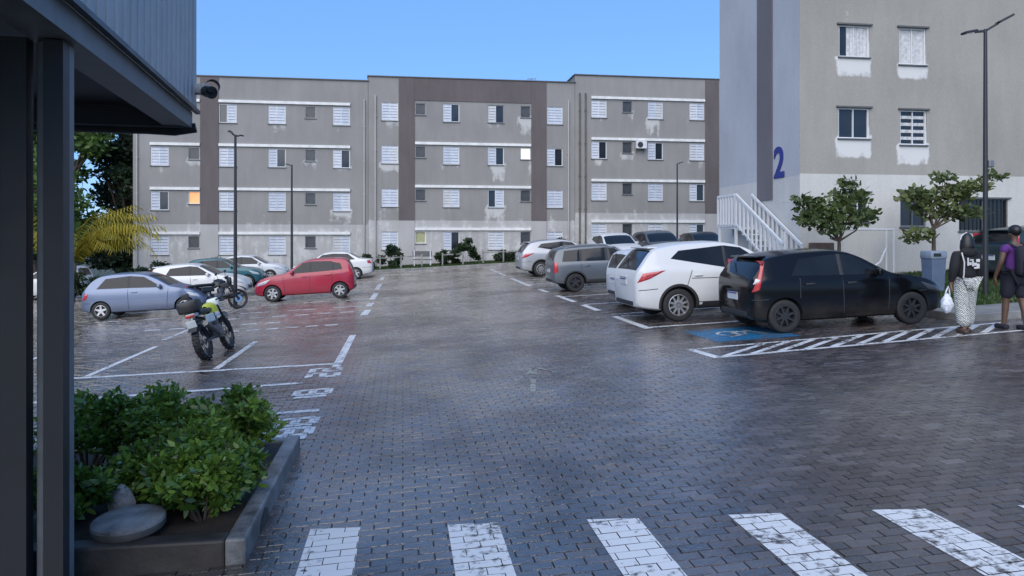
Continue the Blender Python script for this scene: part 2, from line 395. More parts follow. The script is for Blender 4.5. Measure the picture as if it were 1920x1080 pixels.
def make_car(s, paint, name='parked_car', rim_mat=None, detail=True):
    c = CarShape(s); h = c.L/2; root = empty(name)
    xs = [-h, -h+0.008, -h+0.02, -h+0.04, -h+0.07, -h+0.11, -h+0.16, -h+0.22]
    x = -h+0.29
    while x < h-0.30: xs.append(x); x += 0.07
    xs += [h-0.30, h-0.24, h-0.18, h-0.13, h-0.09, h-0.06, h-0.035, h-0.018, h-0.006, h]
    xs = sorted(set(xs)); rings = []
    for x in xs:
        P = c.section(x)
        rings.append([Vector((x, y, z)) for y, z in P]+[Vector((x, -y, z)) for y, z in P[-2:0:-1]])
    mb = MB(); k = len(rings[0]); n = len(rings)
    vs = [p for r in rings for p in r]; fs = []
    for i in range(n-1):
        for j in range(k): fs.append((i*k+j, (i+1)*k+j, (i+1)*k+(j+1) % k, i*k+(j+1) % k))
    fs.append(tuple(range(k))); fs.append(tuple((n-1)*k+j for j in range(k-1, -1, -1)))
    mb.add(vs, fs); me = mb.mesh('body'); me.materials.append(paint)
    bm = bmesh.new(); bm.from_mesh(me); bmesh.ops.recalc_face_normals(bm, faces=bm.faces[:]); bm.to_mesh(me); bm.free()
    me = boolean_arches(me, c); me.name = 'body'
    me.polygons.foreach_set('use_smooth', [True]*len(me.polygons)); me.set_sharp_from_angle(angle=R(33))
    body = share('body', me, root)
    # ---- glass
    def topglass(nm, x0, x1, k0, k1, off=0.006, nu=10, nv=10, mat=None, par=root):
        rows = []
        for i in range(nv+1):
            x = x0+(x1-x0)*i/nv; kk = k0+(k1-k0)*i/nv
            rows.append([c.top_pt(x, -kk+2*kk*j/nu) for j in range(nu+1)])
        m = MB(); m.grid(patch(rows, off)); return m.build(nm, mat or M['car_glass'], par, 60)
    topglass('windshield', s['ws'][0], s['ws'][1], 0.95, 0.90)
    topglass('rear_window', s['rw'][0], s['rw'][1], s.get('rwk', (0.84, 0.84))[0], s.get('rwk', (0.84, 0.84))[1])
    for sg in (-1, 1):
        for q in s['side_windows']:
            m = MB(); m.grid(side_patch(c, q, sg, 10, 5, 0.006)); m.build('side_window', M['car_glass'], root, 60)
        for q, q2 in zip(s['side_windows'], s['side_windows'][1:]):
            m = MB(); m.grid(side_patch(c, (q[1], q2[0], q2[3], q[2]), sg, 2, 4, 0.004)); m.build('door_pillar', M['trim'], root)
    # ---- lamps
        for q in s.get('tails', []):
            m = MB(); m.grid(side_patch(c, q, sg, 8, 6, 0.014)); tl = m.build('tail_light', M['tail_red'], root, 60)
        for q in s.get('tail_clear', []):
            m = MB(); m.grid(side_patch(c, q, sg, 4, 3, 0.019)); m.build('lens', M['tail_clear'], tl, 60)
        for q in s.get('heads', []):
            m = MB(); m.grid(side_patch(c, q, sg, 8, 5, 0.010)); m.build('headlight', s.get('head_mat') or M['head_lamp'], root, 60)
    # ---- tail cap: plate, bumper, number-plate recess
    zc = c.s.get('plate_z', 0.72)
    m = MB(); m.cbox((-h-0.010, 0, zc), (0.02, 0.42, 0.14), 0.004); pl = m.build('number_plate', M['plate'], root)
    m = MB(); m.box((-h-0.0215, 0, zc+0.052), (0.003, 0.40, 0.025)); m.build('plate_band', M['plate_blue'], pl)
    m = MB(); m.cbox((-h-0.012, 0, zc+0.105), (0.03, 0.5, 0.03), 0.008); m.build('tailgate_handle', s.get('handle_mat') or paint, root)
    m = MB(); m.cbox((-h-0.004, 0, c.low(-h)+0.055), (0.03, c.W*1.30, 0.09), 0.012); m.build('rear_diffuser', M['trim'], root)
    m = MB(); m.cbox((h-0.01, 0, c.low(h)+0.14), (0.05, c.W*0.85, 0.16), 0.02); m.build('grille', M['trim'], root)
    m = MB(); m.cbox((h+0.012, 0, c.low(h)+0.24), (0.02, 0.40, 0.12), 0.004); m.build('number_plate', M['plate'], root)
    # ---- bumper split, door gaps, handles, mirrors, sills
    for sg in (-1, 1):
        for (xa, za, xb, zb_) in s['seams']:
            rows = []
            for i in range(11):
                t = i/10; x = xa+(xb-xa)*t; z = za+(zb_-za)*t
                dx, dz = zb_-za, -(xb-xa); l = math.hypot(dx, dz); dx, dz = dx/l*0.007, dz/l*0.007
                rows.append([Vector((x-dx, sg*(c.at_z(x-dx, z-dz)+0.0025), z-dz)), Vector((x+dx, sg*(c.at_z(x+dx, z+dz)+0.0025), z+dz))])
            m = MB(); m.grid(rows); m.build('panel_gap', M['trim'], root)
        for (x, z) in s['handles']:
            m = MB(); m.cbox((x, sg*(c.at_z(x, z)+0.018), z), (0.18, 0.03, 0.032), 0.010); m.build('door_handle', s.get('handle_mat') or paint, root, 40)
        mx, mz = s['mirror']
        m = MB(); y = c.side_y(mx, mz)
        m.cbox((mx-0.02, sg*(y+0.11), mz), (0.11, 0.17, 0.13), 0.04); m.bar((mx, sg*(y-0.01), mz-0.05), (mx, sg*(y+0.06), mz-0.03), 0.04)
        m.build('side_mirror', s.get('mirror_mat') or paint, root, 40)
        if s.get('clad'):
            x0, x1 = s['axles'][0]+s['Rw']*1.13, s['axles'][1]-s['Rw']*1.13
            rows = [[Vector((x0+(x1-x0)*j/12, sg*(c.body_pt(x0+(x1-x0)*j/12, r).y), c.body_pt(x0+(x1-x0)*j/12, r).z)) for j in range(13)] for r in (2.3, 3, 3.6, 4.3)]
            m = MB(); m.grid(patch(rows, 0.012, flip=(sg < 0))); m.build('sill_trim', M['trim'], root, 50)
            for ax in s['axles']:
                rows = []
                for i in range(25):
                    a = math.pi*(-0.12+1.24*i/24); rw = []
                    for rad in (s['Rw']*1.125, s['Rw']*1.27):
                        xx = ax+math.cos(a)*rad; zz = s['Rw']*1.02+math.sin(a)*rad
                        xx = max(-h+0.03, min(h-0.03, xx)); zz = max(zz, c.low(xx)+0.04)
                        rw.append(Vector((xx, sg*(c.at_z(xx, zz)+0.008), zz)))
                    rows.append(rw)
                m = MB(); m.grid(rows); m.build('arch_trim', M['trim'], root)
    # ---- wheels
    tyre, rim, disc = wheel_meshes(s['Rw'], s.get('tw', 0.20), s.get('spokes', 5), rim_mat or M['alloy'])
    for ax in s['axles']:
        for sg in (-1, 1):
            w = share('wheel', disc, root, (ax, sg*(c.W-0.03-s.get('tw', 0.20)/2), s['Rw']), (0, 0, 0 if sg < 0 else math.pi))
            share('tyre', tyre, w); share('rim', rim, w)
    # ---- dark underbody so light does not show through
    m = MB(); m.cbox((0, 0, c.low(0)+0.10), (c.L*0.86, c.W*1.2, 0.14), 0.03); m.build('underbody', M['trim'], root)
    if s.get('rails'):
        for sg in (-1, 1):
            x0, x1 = s['rails']; pts = []
            for i in range(9):
                x = x0+(x1-x0)*i/8; p = c.top_pt(x, 0.93*sg); pts.append(p+Vector((0, 0, 0.035 if 0 < i < 8 else -0.01)))
            m = MB(); m.tube(pts, 0.016, 8); m.build('roof_rail', s.get('rail_mat') or M['grey_metal'], root, 50)
    if s.get('antenna'):
        p = c.top_pt(s['antenna'], 0); m = MB(); m.tube([p, p+Vector((-0.16, 0, 0.16))], [0.006, 0.003], 6); m.build('antenna', M['trim'], root)
    if s.get('spoiler'):
        x = s['spoiler']; p = c.top_pt(x, 0); m = MB(); m.cbox((x-0.06, 0, p.z-0.005), (0.22, c.W*1.25, 0.03), 0.012); m.build('roof_spoiler', paint, root, 40)
    if s.get('rear_wiper'):
        xa, xb = s['rw']; p = c.top_pt(xa+0.04, 0); q = c.top_pt(xa+0.17, 0.45); nr = Vector((-0.02, 0, 0.015))
        m = MB(); m.tube([p+nr, q+nr], 0.008, 6); m.build('rear_wiper', M['trim'], root)
    return root

def shorten(d, ax, k):
    """pull in the tail behind x=ax by factor k"""
    d = dict(d); f = lambda x: x if x > ax else ax+(x-ax)*k
    tail = -f(-d['L']/2); sh = (d['L']/2-tail)/2; d['L'] -= 2*sh
    g_ = lambda x: f(x)-sh
    for q in ('top', 'belt', 'low'): d[q] = [(g_(x), z) for x, z in d[q]]
    for q in ('side_windows', 'tails', 'tail_clear', 'heads'):
        if q in d: d[q] = [tuple((g_(x), z) for x, z in w) for w in d[q]]
    d['seams'] = [(g_(a), b, g_(c), e) for a, b, c, e in d['seams']]; d['handles'] = [(g_(x), z) for x, z in d['handles']]
    d['axles'] = tuple(g_(x) for x in d['axles']); d['mirror'] = (g_(d['mirror'][0]), d['mirror'][1])
    for q in ('ws', 'rw', 'rails'):
        if q in d: d[q] = tuple(g_(x) for x in d[q])
    for q in ('spoiler', 'antenna'):
        if q in d: d[q] = g_(d[q])
    d['shift'] = sh; return d
def spec(L, W, top, belt, low, axles, Rw, **k):
    d = dict(L=L, W=W, top=top, belt=belt, low=low, axles=axles, Rw=Rw); d.update(k); return d

# five-door hatch, rounded 2000s shape (the near black one)
HATCH = spec(3.92, 1.69,
    [(-1.96, 0.86), (-1.93, 0.95), (-1.86, 1.07), (-1.72, 1.24), (-1.58, 1.36), (-1.40, 1.405), (-0.9, 1.455), (-0.35, 1.465), (0.0, 1.425), (0.25, 1.335), (0.60, 1.135), (0.90, 0.985), (1.20, 0.925), (1.55, 0.835), (1.82, 0.70), (1.96, 0.52)],
    [(-1.96, 1.0), (-1.2, 0.975), (0, 0.93), (1.0, 0.90), (1.96, 0.8)],
    [(-1.96, 0.30), (-1.85, 0.25), (-1.4, 0.20), (1.4, 0.19), (1.8, 0.22), (1.96, 0.27)],
    (-1.26, 1.20), 0.30, ws=(0.16, 0.87), rw=(-1.90, -1.64), rwk=(0.80, 0.80), tw=0.19, spokes=8,
    side_windows=[((-1.10, 1.02), (-0.18, 0.985), (-0.18, 1.365), (-0.92, 1.305)), ((-0.11, 0.985), (0.66, 0.965), (0.12, 1.325), (-0.11, 1.355))],
    tails=[((-1.925, 0.76), (-1.78, 0.80), (-1.60, 1.30), (-1.66, 1.31))], tail_clear=[((-1.90, 0.90), (-1.77, 0.92), (-1.735, 1.0), (-1.84, 1.0))],
    heads=[((1.55, 0.63), (1.86, 0.56), (1.78, 0.66), (1.40, 0.78))],
    seams=[(-0.145, 0.30, -0.145, 0.93), (0.72, 0.30, 0.76, 0.90), (-0.97, 0.62, -0.95, 0.97), (-1.93, 0.62, -1.60, 0.62), (1.35, 0.62, 1.52, 0.62)],
    handles=[(-0.78, 0.86), (0.02, 0.84)], mirror=(0.54, 1.01), plate_z=0.66, spoiler=-1.52, rear_wiper=True, antenna=0.2)
# rounded little three-door (grey-blue one on the left)
MINI = spec(3.62, 1.64,
    [(-1.81, 0.62), (-1.78, 0.80), (-1.70, 0.93), (-1.60, 1.08), (-1.42, 1.26), (-1.15, 1.375), (-0.7, 1.41), (-0.25, 1.405), (0.05, 1.36), (0.4, 1.22), (0.85, 0.96), (1.1, 0.88), (1.4, 0.79), (1.65, 0.65), (1.81, 0.48)],
    [(-1.81, 0.88), (-1.2, 0.90), (0, 0.88), (0.9, 0.85), (1.81, 0.70)],
    [(-1.81, 0.30), (-1.6, 0.24), (-1.3, 0.20), (1.3, 0.19), (1.6, 0.22), (1.81, 0.27)],
    (-1.22, 1.24), 0.275, ws=(0.16, 0.82), rw=(-1.62, -1.20), tw=0.17, spokes=5, round=1.4,
    side_windows=[((-1.32, 0.95), (-0.42, 0.935), (-0.42, 1.30), (-1.06, 1.25)), ((-0.34, 0.935), (0.62, 0.905), (0.06, 1.255), (-0.34, 1.30))],
    tails=[((-1.76, 0.62), (-1.62, 0.64), (-1.55, 0.82), (-1.66, 0.82))],
    heads=[((1.40, 0.60), (1.68, 0.54), (1.60, 0.64), (1.30, 0.72))],
    seams=[(-0.40, 0.28, -0.40, 0.90), (0.72, 0.28, 0.78, 0.86), (-1.70, 0.52, -1.52, 0.52), (1.48, 0.52, 1.60, 0.50)],
    handles=[(-0.22, 0.80)], mirror=(0.56, 0.95), plate_z=0.60)
# mid-size crossover (white one)
SUV = spec(4.41, 1.82,
    [(-2.205, 0.92), (-2.17, 1.05), (-2.08, 1.19), (-1.92, 1.40), (-1.74, 1.555), (-1.5, 1.61), (-0.9, 1.66), (-0.4, 1.66), (-0.05, 1.62), (0.28, 1.52), (0.68, 1.285), (1.02, 1.095), (1.4, 1.03), (1.82, 0.915), (2.06, 0.76), (2.205, 0.58)],
    [(-2.2, 1.16), (-1.6, 1.15), (-1.0, 1.10), (0, 1.03), (1.2, 0.98), (2.2, 0.82)],
    [(-2.205, 0.36), (-2.0, 0.30), (-1.6, 0.25), (1.6, 0.24), (2.0, 0.28), (2.205, 0.33)],
    (-1.30, 1.34), 0.35, ws=(0.24, 0.99), rw=(-2.13, -1.78), rwk=(0.82, 0.80), tw=0.225, spokes=10, clad=True,
    side_windows=[((-1.42, 1.33), (-0.24, 1.09), (-0.24, 1.55), (-1.22, 1.49)), ((-0.18, 1.085), (0.80, 1.04), (0.18, 1.49), (-0.18, 1.55))],
    tails=[((-2.17, 0.86), (-1.93, 0.93), (-1.55, 1.10), (-2.05, 1.055))],
    heads=[((1.70, 0.72), (2.06, 0.64), (1.98, 0.76), (1.45, 0.90))],
    seams=[(-0.21, 0.36, -0.21, 1.03), (0.78, 0.36, 0.84, 0.96), (-1.12, 0.72, -0.98, 1.07), (-2.15, 0.70, -1.75, 0.72), (1.6, 0.66, 1.80, 0.66), (-1.0, 0.90, 0.86, 0.86)],
    handles=[(-0.85, 0.96), (0.05, 0.93)], mirror=(0.66, 1.11), plate_z=0.87, spoiler=-1.66, rear_wiper=True)
# upright family hatch (red one, small white one)
HATCH2 = spec(3.72, 1.62,
    [(-1.86, 0.84), (-1.835, 0.93), (-1.78, 1.05), (-1.68, 1.25), (-1.56, 1.40), (-1.4, 1.455), (-0.9, 1.49), (-0.4, 1.49), (-0.08, 1.455), (0.18, 1.36), (0.55, 1.135), (0.84, 0.99), (1.18, 0.94), (1.55, 0.85), (1.75, 0.72), (1.86, 0.52)],
    [(-1.86, 1.02), (-1.2, 1.0), (0, 0.95), (1.0, 0.91), (1.86, 0.8)],
    [(-1.86, 0.32), (-1.7, 0.27), (-1.35, 0.22), (1.35, 0.21), (1.7, 0.24), (1.86, 0.3)],
    (-1.17, 1.20), 0.295, ws=(0.12, 0.81), rw=(-1.80, -1.60), tw=0.18, spokes=6,
    side_windows=[((-1.35, 1.06), (-1.0, 1.03), (-0.97, 1.33), (-1.24, 1.28)), ((-0.94, 1.03), (-0.20, 1.0), (-0.20, 1.395), (-0.90, 1.37)), ((-0.13, 1.0), (0.60, 0.98), (0.10, 1.345), (-0.13, 1.385))],
    tails=[((-1.83, 0.78), (-1.66, 0.82), (-1.56, 1.02), (-1.72, 1.02))],
    heads=[((1.42, 0.66), (1.76, 0.58), (1.68, 0.70), (1.26, 0.82))],
    seams=[(-0.125, 0.32, -0.125, 0.94), (0.76, 0.32, 0.80, 0.90), (-0.93, 0.62, -0.92, 0.97), (-1.80, 0.60, -1.52, 0.60)],
    handles=[(-0.78, 0.88), (0.06, 0.86)], mirror=(0.50, 1.03), plate_z=0.68, rear_wiper=True)
# boxy 1990s-2000s hatch wagon (dark grey one)
BOXY = spec(3.86, 1.64,
    [(-1.93, 0.90), (-1.915, 1.0), (-1.88, 1.12), (-1.80, 1.34), (-1.72, 1.445), (-1.55, 1.485), (-0.9, 1.52), (-0.3, 1.525), (0.02, 1.49), (0.30, 1.39), (0.68, 1.13), (0.92, 0.98), (1.2, 0.945), (1.6, 0.88), (1.82, 0.76), (1.93, 0.56)],
    [(-1.93, 0.985), (-1.2, 0.97), (0, 0.94), (1.0, 0.91), (1.93, 0.82)],
    [(-1.93, 0.34), (-1.8, 0.30), (-1.4, 0.26), (1.4, 0.25), (1.8, 0.28), (1.93, 0.33)],
    (-1.20, 1.26), 0.31, ws=(0.24, 0.90), rw=(-1.895, -1.76), tw=0.19, spokes=5, clad=True,
    side_windows=[((-1.62, 1.02), (-1.02, 1.01), (-1.02, 1.40), (-1.52, 1.375)), ((-0.95, 1.01), (-0.14, 0.99), (-0.14, 1.425), (-0.95, 1.405)), ((-0.06, 0.985), (0.70, 0.965), (0.20, 1.38), (-0.06, 1.425))],
    tails=[((-1.91, 0.66), (-1.78, 0.68), (-1.76, 1.0), (-1.88, 1.0))],
    heads=[((1.55, 0.66), (1.84, 0.62), (1.78, 0.76), (1.48, 0.80))],
    seams=[(-0.10, 0.34, -0.10, 0.93), (0.72, 0.34, 0.76, 0.90), (-0.98, 0.62, -0.98, 0.96)],
    handles=[(-0.78, 0.86), (0.05, 0.84)], mirror=(0.60, 1.0), plate_z=0.74, rails=(-1.5, 0.1))
# compact notchback saloon
SEDAN = spec(4.25, 1.72,
    [(-2.125, 0.80), (-2.10, 0.93), (-2.03, 0.985), (-1.75, 1.03), (-1.55, 1.07), (-1.30, 1.20), (-0.98, 1.385), (-0.7, 1.45), (-0.2, 1.475), (0.15, 1.45), (0.45, 1.36), (0.85, 1.12), (1.18, 0.96), (1.45, 0.92), (1.8, 0.83), (2.0, 0.70), (2.125, 0.52)],
    [(-2.125, 1.02), (-1.5, 1.0), (-0.5, 0.95), (1.0, 0.90), (2.125, 0.78)],
    [(-2.125, 0.32), (-1.95, 0.27), (-1.5, 0.21), (1.5, 0.20), (1.95, 0.23), (2.125, 0.29)],
    (-1.28, 1.28), 0.30, ws=(0.40, 1.14), rw=(-1.50, -1.02), tw=0.19, spokes=5,
    side_windows=[((-1.28, 1.03), (-0.22, 0.99), (-0.22, 1.38), (-0.92, 1.33)), ((-0.15, 0.985), (0.90, 0.955), (0.36, 1.33), (-0.15, 1.38))],
    tails=[((-2.09, 0.78), (-1.90, 0.80), (-1.84, 0.96), (-2.02, 0.955))],
    heads=[((1.62, 0.64), (1.98, 0.57), (1.90, 0.68), (1.42, 0.80))],
    seams=[(-0.185, 0.3, -0.185, 0.93), (0.86, 0.3, 0.92, 0.89), (-1.06, 0.62, -1.0, 0.96), (-2.06, 0.6, -1.62, 0.6)],
    handles=[(-0.85, 0.87), (0.04, 0.84)], mirror=(0.76, 0.99), plate_z=0.74)

HATCH = shorten(HATCH, -1.26, 0.86); HATCH2 = shorten(HATCH2, -1.17, 0.74)
# ================================================================ ground and paving
def ground_sheet(name, x0, x1, y0, y1, nx, ny, dz, mat, kind='structure', parent=None):
    m = MB()
    m.grid([[(x0+(x1-x0)*j/nx, y0+(y1-y0)*i/ny, ground(x0+(x1-x0)*j/nx, y0+(y1-y0)*i/ny)+dz) for j in range(nx+1)] for i in range(ny+1)])
    o = m.build(name, mat, parent, 60)
    if kind: o['kind'] = kind
    return o

mt, nt, b = nodes('earth')
n1 = noise(nt, 0.35, 6); n2 = noise(nt, 9, 6)
c = ramp(nt, n1.outputs[0], [(0.35, (0.045, 0.06, 0.025)), (0.6, (0.075, 0.065, 0.05))])
c2 = mixc(nt, n2.outputs[0], c.outputs[0], (0.03, 0.04, 0.018))
nt.links.new(c2.outputs[0], b.inputs['Base Color']); b.inputs['Roughness'].default_value = 0.85; bump(nt, b, n2.outputs[0], 0.5, 0.05)
M['earth'] = mt
ground_sheet('ground', -900, 900, -300, 1500, 120, 120, -0.09, M['earth'])

def paver_material():
    m, nt, b = nodes('wet_paver')
    at = nn(nt, 'ShaderNodeAttribute', attribute_name='rnd'); oi = nn(nt, 'ShaderNodeObjectInfo')
    rnd = math_(nt, 'FRACT', math_(nt, 'ADD', at.outputs['Fac'], oi.outputs['Random']))
    geo = nn(nt, 'ShaderNodeNewGeometry')
    big = noise(nt, 0.22, 4, 0.6, geo.outputs['Position']); mid = noise(nt, 1.3, 5, 0.6, geo.outputs['Position']); fine = noise(nt, 60, 5, 0.6, geo.outputs['Position'])
    c = ramp(nt, rnd, [(0.0, (0.044, 0.040, 0.040)), (0.35, (0.064, 0.056, 0.054)), (0.7, (0.082, 0.070, 0.066)), (1.0, (0.118, 0.106, 0.102))])
    tone = ramp(nt, mid.outputs[0], [(0.3, (0.60, 0.58, 0.58)), (0.7, (1.26, 1.22, 1.20))])
    c = mixc(nt, 1.0, c.outputs[0], tone.outputs[0], 'MULTIPLY')
    stain = ramp(nt, big.outputs[0], [(0.42, (1, 1, 1)), (0.62, (0.86, 0.70, 0.64))])
    c = mixc(nt, 0.8, c.outputs[0], stain.outputs[0], 'MULTIPLY')
    f = ramp(nt, fine.outputs[0], [(0.3, (0.75, 0.75, 0.75)), (0.7, (1.2, 1.2, 1.2))]); c = mixc(nt, 0.7, c.outputs[0], f.outputs[0], 'MULTIPLY')
    vo = nn(nt, 'ShaderNodeTexVoronoi'); vo.inputs['Scale'].default_value = 0.55; vo.inputs['Randomness'].default_value = 1.0
    dv = nn(nt, 'ShaderNodeMixRGB'); dv.inputs[0].default_value = 0.12; nt.links.new(geo.outputs['Position'], dv.inputs[1]); nt.links.new(noise(nt, 2.0, 3, 0.6, geo.outputs['Position']).outputs['Color'], dv.inputs[2])
    nt.links.new(dv.outputs[0], vo.inputs['Vector'])
    oil = ramp(nt, vo.outputs['Distance'], [(0.10, (0.42, 0.40, 0.40)), (0.24, (1, 1, 1))]); c = mixc(nt, 0.8, c.outputs[0], oil.outputs[0], 'MULTIPLY')
    nt.links.new(c.outputs[0], b.inputs['Base Color'])
    wet = math_(nt, 'ADD', math_(nt, 'MULTIPLY', big.outputs[0], 0.9), math_(nt, 'MULTIPLY', mid.outputs[0], 0.7))
    r = nn(nt, 'ShaderNodeMapRange'); r.inputs['From Min'].default_value = 0.55; r.inputs['From Max'].default_value = 1.05
    r.inputs['To Min'].default_value = 0.07; r.inputs['To Max'].default_value = 0.36
    nt.links.new(wet, r.inputs['Value'])
    rr = math_(nt, 'ADD', r.outputs[0], math_(nt, 'MULTIPLY_ADD', rnd, 0.16, -0.08), clamp=True)
    nt.links.new(rr, b.inputs['Roughness'])
    b.inputs['Specular IOR Level'].default_value = 0.75
    b.inputs['Coat IOR'].default_value = 1.5
    film = noise(nt, 0.30, 5, 0.6, geo.outputs['Position'])
    fw = ramp(nt, math_(nt, 'ADD', math_(nt, 'MULTIPLY', film.outputs[0], 0.8), math_(nt, 'MULTIPLY', mid.outputs[0], 0.3)), [(0.46, (0.15, 0.15, 0.15)), (0.60, (1, 1, 1))])
    nt.links.new(fw.outputs[0], b.inputs['Coat Weight'])
    nt.links.new(math_(nt, 'MULTIPLY', rr, 0.7), b.inputs['Coat Roughness'])
    rip = noise(nt, 18, 3, 0.5, geo.outputs['Position'])
    hgt = math_(nt, 'ADD', math_(nt, 'MULTIPLY', fine.outputs[0], 0.5), math_(nt, 'MULTIPLY', rip.outputs[0], 1.2))
    bump(nt, b, hgt, 0.7, 0.008)
    nb_ = [n_ for n_ in nt.nodes if n_.type == 'BUMP'][0]; nt.links.new(nb_.outputs[0], b.inputs['Coat Normal'])
    return m
M['paver'] = paver_material()
M['joint'] = simple('joint_sand', (0.042, 0.037, 0.034), 0.5, var=0.4, scale=5)

PX, PY, JT = 0.20, 0.10, 0.0045
def hsh(i, j, k=0): return (math.sin(i*127.1+j*311.7+k*74.7)*43758.5453) % 1.0
def paver_z(i, j): return (hsh(i, j, 3)-0.5)*0.004
def in_paving(x, y):
    if y < 2.0 or y > 44.55 or x < -(0.45*y+4.5): return False
    if -3.50 < x < -1.06 and 4.96 < y < 7.40: return False        # the planter
    if y > 12.2: return x < 10.22
    return x < 0.95*y+5
LOT = tag(bpy.data.objects.new('parking_lot', None), kind='structure'); COL.objects.link(LOT)
m = MB(); rows = []
for i in range(90):
    y = 1.9+42.7*i/89; xl = -(0.45*y+4.7); xr = 10.3 if y > 12.3 else 0.95*y+5.3
    rows.append([(xl+(xr-xl)*j/30, y, ground(xl+(xr-xl)*j/30, y)-0.010) for j in range(31)])
m.grid(rows); bed = m.build('paving_bed', M['joint'], LOT)

camv = Vector((0, 0, 1.9)); ca, sa = math.cos(R(8.4)), math.sin(R(8.4))
def project(x, y, z):
    d = x*sa+y*ca; xc = x*ca-y*sa
    if d < 0.3: return None
    return 960+1387*xc/d, 450-1387*(z-1.9)/d, d
cells = []
for j in range(20, 446):
    y = j*PY
    lo = int(-(0.45*y+4.5)/PX)-1; hi = int((10.22 if y > 12.2 else 0.95*y+5)/PX)+1
    for i in range(lo, hi+1):
        x = i*PX+(j % 2)*PX/2
        if in_paving(x, y): cells.append((i, j, x, y))
near = []
for cidx, (i, j, x, y) in enumerate(cells):
    if y < 9:
        p = project(x, y, ground(x, y))
        if p and 140 < p[0] < 1915 and 600 < p[1] < 1078: near.append((p[2], cidx))
near.sort(); single = set(k for _, k in near[:300])
# one mesh holds what lies beyond the nearest three hundred stones
C = np.array([(x, y, ground(x, y)+paver_z(i, j), hsh(i, j)) for k, (i, j, x, y) in enumerate(cells) if k not in single])
N = len(C); hx, hy = (PX-JT)/2, (PY-JT)/2; ch = 0.0035
tmpl = np.array([(-hx, -hy, -0.012), (hx, -hy, -0.012), (hx, hy, -0.012), (-hx, hy, -0.012), (-hx+ch, -hy+ch, 0), (hx-ch, -hy+ch, 0), (hx-ch, hy-ch, 0), (-hx+ch, hy-ch, 0)])
V = C[:, None, :3]+tmpl[None]
V[:, :, 2] += 0.05*tmpl[None, :, 0]
rgt = np.random.default_rng(9); TX = rgt.normal(0, 0.011, N)[:, None]; TY = rgt.normal(0, 0.015, N)[:, None]
V[:, :, 2] += TX*tmpl[None, :, 0]+TY*tmpl[None, :, 1]          # every stone has settled a little differently
F0 = np.array([(4, 5, 6, 7), (0, 1, 5, 4), (1, 2, 6, 5), (2, 3, 7, 6), (3, 0, 4, 7)])
F = (F0[None]+8*np.arange(N)[:, None, None]).reshape(-1)
me = bpy.data.meshes.new('paver_field')
me.vertices.add(N*8); me.vertices.foreach_set('co', V.reshape(-1)); me.loops.add(len(F)); me.loops.foreach_set('vertex_index', F.astype(np.int32))
me.polygons.add(N*5); me.polygons.foreach_set('loop_start', np.arange(0, N*20, 4, dtype=np.int32)); me.polygons.foreach_set('loop_total', np.full(N*5, 4, dtype=np.int32))
at = me.attributes.new('rnd', 'FLOAT', 'FACE'); at.data.foreach_set('value', np.repeat(C[:, 3], 5).astype(np.float32))
me.update(calc_edges=True); me.shade_flat(); me.materials.append(M['paver'])
tag(share('paver_field', me, LOT), kind='stuff')
pm = MB(); pm.add([tuple(p) for p in tmpl], [tuple(f) for f in F0]); pme = pm.mesh('paver'); pme.materials.append(M['paver'])
for k in sorted(single):
    i, j, x, y = cells[k]
    share('paver', pme, LOT, (x, y, ground(x, y)+paver_z(i, j)), (random.gauss(0, 0.014), -math.atan(0.05)+random.gauss(0, 0.010), random.gauss(0, 0.006)))

# ---------------------------------------------------------------- painted markings: paint lies on the stones, joints stay open
def paint_mat(name, col, wear):
    m, nt, b = nodes(name); geo = nn(nt, 'ShaderNodeNewGeometry')
    n = noise(nt, 14, 6, 0.65, geo.outputs['Position']); n2 = noise(nt, 1.1, 3, 0.6, geo.outputs['Position'])
    f = math_(nt, 'ADD', math_(nt, 'MULTIPLY', n.outputs[0], 0.7), math_(nt, 'MULTIPLY', n2.outputs[0], 0.5))
    k = ramp(nt, f, [(wear-0.04, (0, 0, 0)), (wear+0.06, (1, 1, 1))])
    c = mixc(nt, k.outputs[0], col, (0.085, 0.072, 0.068))
    nt.links.new(c.outputs[0], b.inputs['Base Color']); b.inputs['Roughness'].default_value = 0.4
    return m
M['paint'] = paint_mat('road_paint', (0.70, 0.70, 0.69), 0.675)
M['paint_worn'] = paint_mat('road_paint_worn', (0.62, 0.62, 0.61), 0.60)
M['paint_blue'] = paint_mat('road_paint_blue', (0.010, 0.145, 0.30), 0.66)
M['paint_yellow'] = paint_mat('road_paint_faded', (0.34, 0.33, 0.26), 0.62)
def clip(poly, a, b):                    # keep left of a->b
    out = []
    for i in range(len(poly)):
        p, q = poly[i], poly[(i+1) % len(poly)]
        sp = (b[0]-a[0])*(p[1]-a[1])-(b[1]-a[1])*(p[0]-a[0]); sq = (b[0]-a[0])*(q[1]-a[1])-(b[1]-a[1])*(q[0]-a[0])
        if sp >= 0: out.append(p)
        if sp*sq < 0: t = sp/(sp-sq); out.append((p[0]+(q[0]-p[0])*t, p[1]+(q[1]-p[1])*t))
    return out
